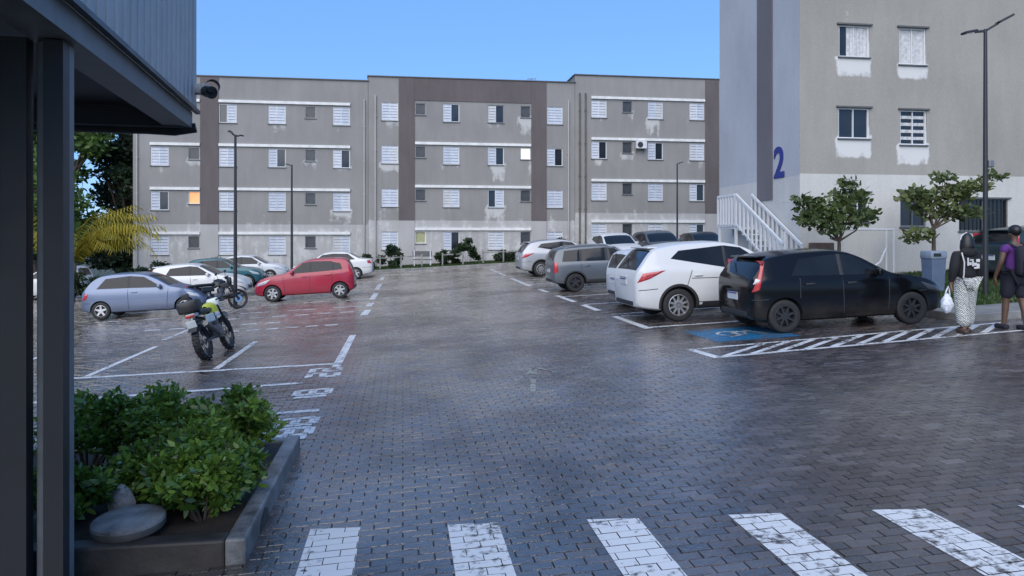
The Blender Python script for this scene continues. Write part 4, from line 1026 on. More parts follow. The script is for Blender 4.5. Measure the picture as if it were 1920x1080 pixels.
# white steel stair and landing on the side of the nearer block
stt = tag(empty('steel_stair', (12.1, 25.5, ground(12.1, 25.5)+0.08)), 'white steel stair and landing railing on the side of the nearer block', 'stair')
gz = stt.location.z
lz = 2.35-gz+0.05                              # landing height above its base
m = MB(); m.box((0.27, 0.75, lz-0.06), (0.62, 1.5, 0.08)); m.build('landing', M['white_metal'], stt)
def rail(pts, nb_, hgt, nm='guard_rail'):
    r = None
    for a, b in zip(pts, pts[1:]):
        a, b = Vector(a), Vector(b); up = Vector((0, 0, hgt))
        m = MB(); m.bar(a+up, b+up, 0.07, 0.09); m.bar(a+Vector((0, 0, 0.08)), b+Vector((0, 0, 0.08)), 0.05)
        r = m.build(nm, M['white_metal'], stt)
        for i in range(nb_+1):
            p = a.lerp(b, i/nb_); m = MB(); m.bar(p, p+up, 0.06, 0.06); m.build('baluster', M['white_metal'], r)
rail([(-0.1, 1.5, lz), (-0.1, 0.05, lz)], 6, 1.15)
rail([(-0.1, -0.05, lz), (-0.1, -3.5, 0.0)], 11, 1.15)
rail([(0.5, -0.05, lz), (0.5, -3.5, 0.0)], 11, 1.15)
for q in range(9):
    t = (q+0.5)/9; m = MB(); m.box((0.20, -0.05-3.4*t, lz*(1-t)), (0.58, 0.27, 0.04)); m.build('tread', M['white_metal'], stt)
for y in (1.45, 0.05):
    for x in (-0.05, 0.5): m = MB(); m.bar((x, y, 0), (x, y, lz), 0.09, 0.09); m.build('post', M['white_metal'], stt)
m = MB(); m.bar((-0.1, -3.5, 0), (-0.1, -3.5, 1.6), 0.07, 0.07); m.build('post', M['white_metal'], stt)
# ================================================================ plants
def leaves(name, pts, size, mat, parent, rg, aspect=0.45, droop=0.0, clump=None, up=0.3):
    """pts: n x 3 leaf positions -> pointed six-sided leaves, each its own face"""
    n = len(pts); d = rg.normal(0, 1, (n, 3)); d[:, 2] = d[:, 2]*0.6+up-droop; d /= np.linalg.norm(d, axis=1)[:, None]
    r = rg.normal(0, 1, (n, 3)); s = np.cross(d, r); s /= np.linalg.norm(s, axis=1)[:, None]
    L = size*rg.uniform(0.4, 1.5, n)[:, None]; w = L*aspect
    nn_ = np.cross(d, s)
    V = np.stack([pts, pts+d*L*0.33+s*w*0.5+nn_*L*0.06, pts+d*L*0.7+s*w*0.38+nn_*L*0.05, pts+d*L, pts+d*L*0.7-s*w*0.38+nn_*L*0.05, pts+d*L*0.33-s*w*0.5+nn_*L*0.06], 1)
    rnd = rg.uniform(0, 1, n)*0.6+(clump if clump is not None else rg.uniform(0, 1, n))*0.4
    return tri_mesh(name, V, 6, rnd, mat, 'stuff', parent)
def clump_points(cl, n, rg, shell=0.55):
    """cl: list of (x,y,z,rx,ry,rz)"""
    vol = np.array([c[3]*c[4]*c[5] for c in cl])**0.7; k = rg.choice(len(cl), n, p=vol/vol.sum())
    d = rg.normal(0, 1, (n, 3)); d /= np.linalg.norm(d, axis=1)[:, None]
    rad = rg.uniform(shell**3, 1, n)**(1/3)*rg.uniform(0.75, 1.12, n)
    A = np.array(cl); tone = rg.uniform(0, 1, len(cl))
    return A[k, :3]+d*rad[:, None]*A[k, 3:], tone[k]

M['leaf_shrub'] = leafmat('leaf_shrub', (0.030, 0.085, 0.016), (0.27, 0.42, 0.06), 0.3)
M['leaf_tree'] = leafmat('leaf_tree', (0.03, 0.055, 0.018), (0.13, 0.17, 0.05), 0.5)
M['leaf_tree2'] = leafmat('leaf_tree2', (0.045, 0.072, 0.022), (0.19, 0.22, 0.075), 0.5)
M['leaf_far'] = leafmat('leaf_far', (0.045, 0.10, 0.025), (0.18, 0.28, 0.06), 0.5)
M['leaf_conifer'] = leafmat('leaf_conifer', (0.022, 0.042, 0.026), (0.065, 0.115, 0.055), 0.5)
M['leaf_palm'] = leafmat('leaf_palm', (0.18, 0.17, 0.015), (0.62, 0.48, 0.05), 0.45)
M['leaf_hedge'] = leafmat('leaf_hedge', (0.012, 0.028, 0.012), (0.05, 0.085, 0.03), 0.5)

def shrub(label, x, y, z, r, h, n, seed, mat='leaf_shrub', size=0.075, group=None, name='shrub'):
    rg = np.random.default_rng(seed); rn = random.Random(seed)
    root = tag(empty(name, (x, y, z)), label, 'shrub', group)
    cl = []; st = MB()
    for i in range(max(7, int(n/260))):
        a = rn.uniform(0, 6.28); q = r*math.sqrt(rn.uniform(0, 1))*0.85; hh = h*rn.uniform(0.25, 0.92)*(1.05-0.35*(q/r)**2)
        c = (math.cos(a)*q, math.sin(a)*q, hh); rr = r*rn.uniform(0.22, 0.40); cl.append((*c, rr, rr, rr*0.85))
        st.tube([(math.cos(a)*q*0.2, math.sin(a)*q*0.2, -0.03), (math.cos(a)*q*0.6, math.sin(a)*q*0.6, hh*0.5), c], [0.012, 0.008, 0.003], 5)
        for _ in range(3):
            e = (c[0]+rn.uniform(-rr, rr), c[1]+rn.uniform(-rr, rr), c[2]+rn.uniform(0, rr*1.1)); st.tube([c, e], [0.005, 0.002], 4)
    st.build('stems', M['bark'], root)
    P, t = clump_points(cl, n, rg, 0.3); P[:, 2] = np.maximum(P[:, 2], 0.02)
    leaves('leaves', P, size, M[mat], root, rg, clump=t)
    return root

def tree(name, label, x, y, z, h, trunk_r, clumps, n, size, mat, seed, group=None, fork=0.35, droop=0.0, aspect=0.5, lean=(0, 0)):
    """clumps in units of the tree: (dx,dy,z,rx,ry,rz)"""
    rg = np.random.default_rng(seed); rn = random.Random(seed)
    root = tag(empty(name, (x, y, z)), label, 'tree', group); b = MB()
    fz = h*fork; fp = Vector((lean[0]*fz, lean[1]*fz, fz))
    b.tube([(0, 0, -0.05), (lean[0]*fz*0.4, lean[1]*fz*0.4, fz*0.5), fp], [trunk_r*1.25, trunk_r, trunk_r*0.82], 9)
    for c in clumps:
        p = Vector(c[:3]); mid = fp.lerp(p, 0.5)+Vector((rn.uniform(-0.1, 0.1), rn.uniform(-0.1, 0.1), -0.04*h*rn.random()))
        b.tube([fp, mid, p], [trunk_r*0.55, trunk_r*0.32, trunk_r*0.10], 6)
        for _ in range(5):
            e = p+Vector((rn.uniform(-1, 1)*c[3], rn.uniform(-1, 1)*c[4], rn.uniform(-0.6, 1)*c[5])); s = mid.lerp(p, rn.uniform(0.3, 1)); b.tube([s, e], [trunk_r*0.14, trunk_r*0.04], 4)
    b.build('trunk', M['bark'], root, 60)
    P, t = clump_points([(*c[:3], c[3]*1.2, c[4]*1.2, c[5]*1.15) for c in clumps], n, rg, 0.1)
    leaves('crown', P, size, M[mat], root, rg, aspect=aspect, droop=droop, clump=t); return root

# ---- planter beside the canopy
pl = tag(empty('planter', (-2.2, 6.1, ground(-2.2, 6.1))), 'low wet concrete planter with dark soil below the canopy', 'planter')
pz = pl.location.z; L_ = lambda x, y, z: (x+2.2, y-6.1, z-pz)
M['planter'] = simple('planter_concrete', (0.15, 0.15, 0.15), 0.42, var=0.6, scale=7, bmp=0.6)
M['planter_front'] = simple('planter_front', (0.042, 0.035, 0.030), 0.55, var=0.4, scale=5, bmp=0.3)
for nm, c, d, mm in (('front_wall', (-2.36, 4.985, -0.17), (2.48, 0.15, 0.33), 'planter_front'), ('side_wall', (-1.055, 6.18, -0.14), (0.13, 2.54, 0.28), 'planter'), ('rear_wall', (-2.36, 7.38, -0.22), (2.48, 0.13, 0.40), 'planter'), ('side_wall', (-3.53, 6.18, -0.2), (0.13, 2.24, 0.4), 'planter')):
    m = MB(); m.cbox(L_(*c), d, 0.018); m.build(nm, M[mm], pl)
m = MB(); rg = random.Random(3)
m.grid([[Vector(L_(-3.46+2.34*j/16, 5.07+2.24*i/16, -0.06+0.03*rg.uniform(-1, 1))) for j in range(17)] for i in range(17)]); m.build('soil', M['soil'], pl, 80)
m = MB(); k = 14
pts = [Vector(L_(-0.985, 5.55+0.19*math.cos(math.pi*i/k), -0.24+0.20*math.sin(math.pi*i/k))) for i in range(k+1)]
m.add(pts, [tuple(range(k+1))]); m.build('drain_mouth', M['black_metal'], pl)
lid = tag(empty('concrete_lid', (-1.78, 5.17, 0.0)), 'round grey concrete lid lying on the planter edge', 'lid')
m = MB(); m.lathe([(0.0, -0.05), (0.215, -0.05), (0.225, -0.035), (0.225, 0.0)], 28); m.build('rim', M['concrete_dark'], lid, 40)
m = MB(); m.lathe([(0.226, 0.0), (0.222, 0.02), (0.205, 0.03), (0.10, 0.036), (0.0, 0.036)], 28); m.build('cover', M['planter'], lid, 40)
lid.rotation_euler = (R(3), R(-2), 0); lid.location.z = 0.055
def rock(label, x, y, z, s, seed):
    bm = bmesh.new(); bmesh.ops.create_icosphere(bm, subdivisions=3, radius=1); rn = random.Random(seed)
    k = [(Vector((rn.uniform(-1, 1), rn.uniform(-1, 1), rn.uniform(-1, 1))).normalized(), rn.uniform(0.6, 0.95)) for _ in range(9)]
    for v in bm.verts:
        for nrm, dd in k:
            t = v.co.dot(nrm)
            if t > dd: v.co -= nrm*(t-dd)
        v.co = Vector((v.co.x*s[0], v.co.y*s[1], v.co.z*s[2]))
    me = bpy.data.meshes.new('stone'); bm.to_mesh(me); bm.free(); me.materials.append(M['pale_stone'])
    o = share('stone', me, None, (x, y, z)); return tag(o, label, 'stone')
M['pale_stone'] = simple('pale_stone', (0.29, 0.30, 0.32), 0.6, var=0.55, scale=14, bmp=0.6)
rock('pale angular stone between the planter shrubs', -1.98, 5.62, 0.03, (0.10, 0.09, 0.13), 4)
rock('small pale stone by the side wall of the planter', -1.27, 6.35, -0.01, (0.07, 0.10, 0.07), 8)
shrub('bright green shrub at the far right corner of the planter', -1.50, 6.80, -0.05, 0.46, 0.56, 5600, 11, size=0.062)
shrub('tall bushy shrub in the middle of the planter', -1.95, 6.80, -0.05, 0.54, 0.56, 6500, 12, size=0.062)
shrub('dense dark shrub filling the front of the planter', -1.40, 5.50, -0.05, 0.44, 0.42, 6000, 13, size=0.062)
shrub('low leafy shrub between the pale stone and the planter side wall', -1.76, 5.98, -0.05, 0.48, 0.48, 6500, 16, size=0.062)
shrub('leggy shrub rising beside the grey column', -2.66, 6.75, -0.05, 0.50, 0.56, 4600, 14, size=0.062)
shrub('thin straggly shrub at the foot of the grey column', -2.30, 5.60, -0.05, 0.32, 0.36, 2600, 15, size=0.062)

# ---- two young trees on the lawn
tree('young_tree', 'small dark green tree on the lawn behind the black hatchback', 12.75, 20.2, ground(12.75, 20.2)+0.08, 3.0, 0.06,
     [(-0.85, 0, 1.95, 0.50, 0.5, 0.30), (-0.25, 0.2, 2.25, 0.6, 0.55, 0.35), (0.35, 0, 2.55, 0.50, 0.5, 0.28), (0.15, -0.2, 1.95, 0.7, 0.6, 0.28), (-1.1, 0, 2.4, 0.38, 0.3, 0.2), (0.95, 0.1, 2.05, 0.42, 0.3, 0.18), (0.35, 0.1, 2.95, 0.28, 0.3, 0.16), (-0.5, -0.3, 1.62, 0.4, 0.4, 0.16)], 1700, 0.16, 'leaf_tree', 21, 'young lawn trees', fork=0.42, aspect=0.62)
tree('young_tree', 'spreading light green tree on the lawn beside the tall lamp post', 15.6, 19.9, ground(15.6, 19.9)+0.08, 3.3, 0.06,
     [(-0.55, 0, 2.45, 0.45, 0.5, 0.22), (0.0, 0.2, 2.2, 0.50, 0.55, 0.42), (0.65, 0, 2.55, 0.55, 0.5, 0.26), (0.9, -0.1, 1.95, 0.65, 0.5, 0.2), (1.35, 0, 2.75, 0.45, 0.3, 0.16), (1.95, 0, 3.05, 0.40, 0.3, 0.10), (-0.45, 0, 1.25, 0.42, 0.4, 0.2), (0.3, 0, 3.0, 0.35, 0.3, 0.15)], 1800, 0.16, 'leaf_tree2', 22, 'young lawn trees', fork=0.45, aspect=0.6)
# ---- trees on the left behind the lot
def blob(n, h0, h1, r0, r1, seed, rr):
    rn = random.Random(seed); out = []
    for i in range(n):
        t = rn.random(); z = h0+(h1-h0)*t; rad = (r0+(r1-r0)*t)*math.sqrt(rn.random()); a = rn.uniform(0, 6.28); q = rr*rn.uniform(0.6, 1.25)
        out.append((math.cos(a)*rad, math.sin(a)*rad, z, q, q, q*0.7))
    return out
tree('broadleaf_tree', 'tall loose green tree at the far left behind the palm', -21.8, 50, ground(-22, 50), 13, 0.3, blob(40, 2.5, 12.5, 3.0, 2.4, 31, 1.0), 16000, 0.34, 'leaf_far', 31, 'trees behind the lot', fork=0.3, droop=0.3)
tree('broadleaf_tree', 'dark dense tree touching the left end of the far block', -18.6, 53.5, ground(-19, 53), 12, 0.3, blob(34, 1.5, 10.8, 1.9, 1.3, 32, 1.0), 17000, 0.30, 'leaf_conifer', 32, 'trees behind the lot', fork=0.2)
tree('broadleaf_tree', 'bushy green tree behind the other trees at the far left edge', -27, 56, ground(-27, 56), 12, 0.3, blob(24, 2.5, 11, 3.2, 2.2, 33, 1.1), 7000, 0.36, 'leaf_far', 33, 'trees behind the lot', fork=0.25)
tree('broadleaf_tree', 'low spreading tree beside the far left parked car', -20.0, 44, ground(-20, 44), 7, 0.2, blob(24, 1.4, 7.2, 2.2, 1.6, 34, 0.9), 10000, 0.28, 'leaf_far', 34, 'trees behind the lot', fork=0.25)
for k, (x, y, r, h, lab) in enumerate(((-16.6, 40.5, 1.5, 1.6, 'dark hedge shrub behind the palm'), (-13.4, 33.4, 1.0, 1.3, 'dark shrub under the palm fronds'), (-11.9, 35.6, 0.9, 1.3, 'dark shrub between the palm and the white hatchback'), (-13.2, 42.5, 1.2, 1.4, 'dark shrub left of the far block lawn'), (-10.3, 46.0, 0.9, 1.5, 'dark green shrub before the far block stripe'), (-19.5, 39, 1.6, 1.7, 'wide dark shrub at the left end of the lot'),
        (-0.75, 46.0, 0.85, 1.5, 'shrub at the left end of the far fence'), (2.75, 45.9, 0.80, 1.1, 'rounded dark shrub at the middle of the far fence'), (4.0, 46.0, 0.75, 1.65, 'taller shrub at the middle of the far fence'), (-2.2, 46.3, 0.7, 0.9, 'low shrub beside the drainpipe of the middle far block'), (6.2, 46.2, 0.8, 0.8, 'low shrub at the right end of the far fence'), (10.4, 46.0, 0.9, 1.4, 'shrub under the right end of the middle far block'))):
    shrub(lab, x, y, ground(x, y)+0.05, r, h, 2200, 50+k, 'leaf_hedge', 0.16, 'shrubs along the far side of the lot')
# ---- yellowing palm
palm = tag(empty('palm', (-14.2, 34.2, ground(-14.2, 34.2))), 'yellowing clump palm with arching fronds at the left edge of the lot', 'palm')
rn = random.Random(5); rg = np.random.default_rng(5); b = MB()
for q in range(5):
    a = rn.uniform(0, 6.28); b.tube([(math.cos(a)*0.25, math.sin(a)*0.25, -0.05), (math.cos(a)*0.35, math.sin(a)*0.35, 1.6)], [0.07, 0.05], 7)
b.build('trunk', M['bark'], palm)
for q in range(38):
    a = q*2.4+rn.uniform(-0.3, 0.3)
    if q % 2: a = rn.uniform(-0.7, 0.4)
    Lf = rn.uniform(2.8, 4.6); el = rn.uniform(0.95, 1.5); P = Vector((math.cos(a)*0.3, math.sin(a)*0.3, 1.7)); pts = [P.copy()]; dirs = []
    for s in range(14):
        e = el-s*rn.uniform(0.10, 0.17); d = Vector((math.cos(a)*math.cos(e), math.sin(a)*math.cos(e), math.sin(e))); P = P+d*Lf/14
        if P.z < 0.25: break
        pts.append(P.copy()); dirs.append(d)
    V = []
    for s in range(2, len(pts)):
        for sd in (-1, 1):
            for u in (0.0, 0.5):
                p = pts[s-1].lerp(pts[s], u); d = dirs[s-2]; side = d.cross(Vector((0, 0, 1))).normalized()*sd
                ll = 0.62*(1-((s-8)/9.0)**2)*rn.uniform(0.8, 1.1); o = (side*0.75+d*0.45+Vector((0, 0, -0.6-0.5*rn.random()))).normalized()*ll; w = d*0.013
                V.append([p-w, p+w, p+o*0.6+w*1.3+Vector((0, 0, 0.02)), p+o, p+o*0.6-w*1.3])
    if not V: continue
    fr = tri_mesh('frond', np.array(V), 5, rg.uniform(0, 1, len(V))*0.75+rn.uniform(0, 0.25), M['leaf_palm'], None, palm)
    m = MB(); m.tube(pts, [0.018*(1-0.8*i/len(pts)) for i in range(len(pts))], 5); m.build('stalk', M['leaf_palm'], fr)

# ================================================================ canopy, column, camera
cp = tag(empty('entrance_canopy', (-2.06, 7.85, ground(-2.06, 7.85))), 'dark gatehouse canopy and column at the left edge, with ribbed grey fascia', 'canopy')
cp.rotation_euler = (0, 0, math.atan2(-0.9967, 0.0815)); cz = cp.location.z       # local +x runs towards the camera, local -y away from the lot... 
M['fascia'] = simple('fascia_steel', (0.36, 0.36, 0.365), 0.5, metal=0.1, var=0.16, scale=1.5)
M['soffit'] = simple('soffit', (0.035, 0.038, 0.045), 0.6, var=0.3, scale=3)
M['column'] = simple('column_paint', (0.13, 0.14, 0.15), 0.5, var=0.28, scale=5)
M['column_dark'] = simple('column_dark', (0.016, 0.017, 0.021), 0.5, var=0.2, scale=5)
lx = 11.0
# local axes: x -> towards the camera, y -> right of that direction is the left of the picture (negative y)
m = MB(); prof = []
x = 0.0
while x < lx:
    for dx, dy in ((0.0, 0.0), (0.145, 0.0), (0.152, 0.012), (0.178, 0.012), (0.185, 0.0)): prof.append((x+dx, dy))
    x += 0.185
m.grid([[(px_, dy, z-cz) for px_, dy in prof] for z in (3.20, 4.75)]); m.build('fascia', M['fascia'], cp)
m = MB(); yy = -0.02
m.grid([[(0.0, -4.2+4.18*j/12, z-cz) for j in range(13)] for z in (3.2, 4.75)]); m.build('end_fascia', M['fascia'], cp)
m = MB(); m.box((lx/2, 0.014, 3.185-cz), (lx, 0.045, 0.035)); m.build('drip_edge', M['black_metal'], cp)
m = MB(); m.box((lx/2, -0.15, 3.10-cz), (lx-0.1, 0.24, 0.16)); m.build('edge_beam', M['column'], cp)
m = MB(); m.box((0.10, -2.1, 3.10-cz), (0.20, 4.0, 0.18)); m.build('end_beam', M['soffit'], cp)
m = MB(); m.tube([(0.02, -4.0, 3.0-cz), (0.02, -0.45, 3.0-cz), (0.03, -0.2, 2.99-cz), (0.02, 0.0, 3.03-cz)], 0.05, 10); m.build('gutter_pipe', M['black_metal'], cp, 60)
m = MB(); m.box((lx/2, -2.2, 3.24-cz), (lx-0.05, 4.0, 0.04)); m.build('soffit', M['soffit'], cp)
m = MB(); m.box((lx/2, -2.1, 4.70-cz), (lx, 4.2, 0.05)); m.build('roof_sheet', M['fascia'], cp)
m = MB(); m.cbox((0.35, -1.15, 3.19-cz), (0.14, 0.14, 0.05), 0.01); m.build('soffit_lamp', M['grey_metal'], cp)
gz = ground(-2, 4.5)
m = MB(); m.cbox((3.30, -0.165, (gz+3.02)/2-cz), (0.13, 0.155, 3.02-gz), 0.012); m.build('column', M['column'], cp)
m = MB(); m.box((3.38, -0.135, (gz+3.02)/2-cz), (0.10, 0.10, 3.00-gz)); m.build('cable_duct', M['column_dark'], cp)
m = MB(); m.box((3.36, -2.2, (gz-0.3+3.02)/2-cz), (0.10, 3.85, 3.32-gz)); m.build('gatehouse_wall', M['column_dark'], cp)
m = MB(); m.cbox((3.44, -1.3, 2.35-cz), (0.06, 1.7, 1.25), 0.01); m.build('wall_panel', M['column'], cp)
cc = tag(empty('security_camera', (-2.03, 7.80, 3.38)), 'white bullet security camera on the corner of the canopy', 'camera')
M['cam_body'] = simple('camera_body', (0.42, 0.41, 0.39), 0.5, var=0.25, scale=20)
m = MB(); m.cbox((0.02, -0.06, 0.02), (0.20, 0.12, 0.10), 0.02); m.build('housing', M['cam_body'], cc, 40)
m = MB(); m.tube([(0.09, -0.08, 0.0), (0.17, -0.17, -0.03)], [0.055, 0.062], 16); m.build('lens_barrel', M['black_metal'], cc, 40)
m = MB(); m.tube([(-0.06, 0.0, 0.0), (-0.04, 0.02, -0.15)], 0.025, 8); m.build('bracket', M['cam_body'], cc)
m = MB(); m.tube([(0.16, -0.14, 0.02), (0.19, -0.21, 0.025)], [0.066, 0.07], 16, caps=False); m.build('sunshield', M['black_metal'], cc)

# ================================================================ lamp posts
def lamp_post(label, x, y, h, arms, base=0.0, box=None, r=0.045):
    z = ground(x, y)+base; root = tag(empty('lamp_post', (x, y, z)), label, 'lamp post', 'lamp posts round the lot')
    m = MB(); m.tube([(0, 0, 0), (0, 0, h*0.5), (0, 0, h)], [r*1.25, r, r*0.75], 10); m.build('pole', M['black_metal'], root, 60)
    m = MB(); m.cbox((0, 0, 0.015), (0.26, 0.26, 0.03), 0.006)
    for a, b in ((-1, -1), (-1, 1), (1, -1), (1, 1)): m.tube([(a*0.1, b*0.1, 0.03), (a*0.1, b*0.1, 0.055)], 0.012, 6)
    m.build('base_plate', M['black_metal'], root)
    for (dx, dy, dz) in arms:
        e = Vector((dx, dy, dz)); m = MB(); m.bar((0, 0, h-0.04), Vector((0, 0, h-0.02))+e*0.45, 0.05, 0.05); arm = m.build('arm', M['black_metal'], root)
        m = MB(); d = e.normalized(); mid = Vector((0, 0, h))+e*0.72; X = d; Yv = Vector((0, 0, 1)).cross(d).normalized(); Z = X.cross(Yv)
        Mx = Matrix((X, Yv, Z)).transposed(); m.cbox(mid, (e.length*0.56, 0.20, 0.05), 0.015, mtx=Mx); hd = m.build('lamp_head', M['black_metal'], root)
        m = MB(); m.box(mid-Z*0.028, (e.length*0.42, 0.15, 0.008), mtx=Mx); m.build('led_panel', M['head_lamp'], hd)
    if box:
        m = MB(); m.cbox((0.09, -0.03, box), (0.13, 0.12, 0.16), 0.02); m.build('sensor_box', M['grey_metal'], root)
    return root
lamp_post('tall twin-head lamp post on the lawn near the two people', 13.05, 15.0, 6.05, [(-0.52, 0.05, -0.10), (0.55, -0.15, 0.30)], 0.08, 3.0, 0.05)
lamp_post('twin-head lamp post beside the red hatchback', -5.75, 26.8, 5.95, [(0.25, 0.1, -0.03), (-0.22, -0.1, 0.12)], 0, r=0.055)
lamp_post('plain dark lamp post behind the red hatchback roof', -5.42, 37.7, 5.9, [(-0.30, 0.0, 0.03)], 0, r=0.055)
lamp_post('distant lamp post before the right far block', 16.5, 43.0, 5.6, [(0.35, 0, 0.1)], 0.08, r=0.05)

# ================================================================ rear fence and bits
fe = tag(empty('low_fence', (3.0, 45.3, ground(3, 45.3)+0.08)), 'low pale post and rail fence before the middle far block', 'fence')
for q in range(10):
    x = -5.6+1.25*q; m = MB(); m.cbox((x, 0, 0.42+x*0.05), (0.09, 0.09, 0.84), 0.01); m.build('post', M['concrete'], fe)
for q in range(9):
    x = -5.6+1.25*q
    if q in (3, 5): continue
    m = MB(); m.bar((x+0.05, 0, 0.72+x*0.05), (x+1.2, 0, 0.72+(x+1.25)*0.05), 0.05, 0.06); m.build('rail', M['concrete'], fe)
bn = tag(empty('garden_bench', (1.2, 46.2, ground(1.2, 46.2)+0.09)), 'small white framed bench under the yellow curtained window', 'bench')
m = MB(); m.cbox((0, 0, 0.45), (1.2, 0.4, 0.05), 0.01); m.build('seat', M['sill'], bn)
m = MB(); m.cbox((0, 0.2, 0.8), (1.2, 0.05, 0.35), 0.01); m.build('backrest', M['sill'], bn)
for sx in (-0.5, 0.5):
    m = MB(); m.bar((sx, -0.15, 0), (sx, -0.15, 0.45), 0.06); m.bar((sx, 0.17, 0), (sx, 0.2, 1.0), 0.06); m.build('leg', M['white_metal'], bn)
bi = tag(empty('litter_bin', (12.85, 16.4, ground(12.85, 16.4)+0.085)), 'blue-grey litter bin with a slotted lid on the lawn', 'litter bin')
M['bin'] = simple('bin_plastic', (0.10, 0.135, 0.20), 0.45, var=0.12, scale=4)
m = MB(); prof = [(0.0, 0.15, 0.15), (0.05, 0.16, 0.16), (0.82, 0.195, 0.19)]
rows = []
for z, a, b in prof: rows.append([(-a, -b, z), (a, -b, z), (a, b, z), (-a, b, z), (-a, -b, z)])
m.grid(rows); m.build('tub', M['bin'], bi)
m = MB(); m.cbox((0, 0, 0.92), (0.44, 0.42, 0.20), 0.035); ld = m.build('lid', simple('bin_lid', (0.20, 0.24, 0.30), 0.45, var=0.1), bi, 40)
m = MB(); m.box((-0.06, -0.212, 0.92), (0.20, 0.006, 0.08)); m.build('slot', M['black_metal'], ld)
ground_sheet('driveway', 15.0, 24, 16.7, 19.3, 14, 6, 0.092, M['concrete_dark'])

# ================================================================ parked cars
PAINT = {k: car_paint(k, c, mt_, rg_, 0.0 if k == 'car_black' else 0.45) for k, (c, mt_, rg_) in dict(
    car_black=((0.004, 0.0045, 0.006), 0.0, 0.13), car_white=((0.62, 0.62, 0.61), 0.0, 0.35), car_white_b=((0.58, 0.60, 0.62), 0.0, 0.35), car_red=((0.33, 0.008, 0.034), 0.0, 0.32),
    car_blue_grey=((0.135, 0.17, 0.255), 0.4, 0.35), car_grey=((0.105, 0.12, 0.135), 0.35, 0.38), car_silver=((0.38, 0.39, 0.41), 0.4, 0.35), car_teal=((0.015, 0.10, 0.125), 0.2, 0.35), car_green=((0.02, 0.035, 0.035), 0.2, 0.35)).items()}
def lot_car(s, paint, x, y, head, label, rim=None, lift=0.0):
    sh = s.get('shift', 0.0); x += sh*math.cos(R(head)); y += sh*math.sin(R(head))
    key = (id(s), paint, rim.name if rim else None)
    if key in CARS: r = copy_tree(CARS[key])
    else: r = make_car(s, PAINT[paint], rim_mat=rim); CARS[key] = r
    tilt_on_ground(r, x, y, R(head), lift); return tag(r, label, 'car', 'cars parked in the lot')
CARS = {}
def var(s, **k): d = dict(s); d.update(k); return d
lot_car(var(HATCH, handle_mat=M['trim'], head_mat=M['glass_grey']), 'car_black', 8.05, 13.14, -1.2, 'black five-door hatchback nearest on the right, over the blue bay panel', M['alloy_dark'], 0.004)
lot_car(SUV, 'car_white', 7.05, 15.74, 0.5, 'white crossover with ten-spoke wheels beside the black hatchback', None, 0.004)
lot_car(HATCH2, 'car_white_b', 7.10, 18.55, 1.0, 'small pale hatchback mostly hidden behind the white crossover', None, 0.004)
lot_car(BOXY, 'car_grey', 6.88, 24.7, 0.0, 'dark grey boxy hatchback with roof rails', M['alloy_dark'], 0.004)
lot_car(HATCH, 'car_silver', 8.3, 29.3, 0.0, 'silver hatchback whose roof shows over the boxy grey car', None, 0.004)
lot_car(var(SUV, clad=True), 'car_silver', 7.5, 33.8, 1.0, 'silver crossover farthest down the right row', None, 0.004)
lot_car(MINI, 'car_blue_grey', -7.97, 25.15, 0.0, 'small rounded blue-grey three-door car on the left', None, 0.004)
lot_car(HATCH, 'car_white', -8.17, 31.8, 0.0, 'white hatchback behind the small blue-grey car', None, 0.004)
lot_car(HATCH2, 'car_red', -3.42, 28.3, 180.0, 'red five-door hatchback with silver wheels', None, 0.004)
lot_car(SEDAN, 'car_white', -3.64, 39.5, 180.0, 'white saloon half hidden behind the red hatchback', None, 0.004)
lot_car(HATCH2, 'car_teal', -8.6, 38.0, 0.0, 'teal hatchback behind the white hatchback', None, 0.004)
lot_car(SEDAN, 'car_white_b', -8.35, 42.2, 0.0, 'white saloon at the far end of the left row', None, 0.004)
lot_car(HATCH2, 'car_white', -16.15, 37.0, 180.0, 'white hatchback cut off by the grey column at far left', None, 0.004)
lot_car(SUV, 'car_white', 10.95, 37.2, -88.0, 'white crossover facing the lot beyond the right kerb', None, 0.09)
lot_car(SUV, 'car_grey', 13.4, 37.6, -90.0, 'dark grey crossover facing the lot beyond the right kerb', None, 0.09)
lot_car(HATCH, 'car_green', 16.1, 38.0, -92.0, 'dark hatchback at the end of the row beyond the right kerb', None, 0.09)
lot_car(HATCH, 'car_green', 17.5, 17.9, 2.0, 'dark green hatchback parked behind the two people', None, 0.10)

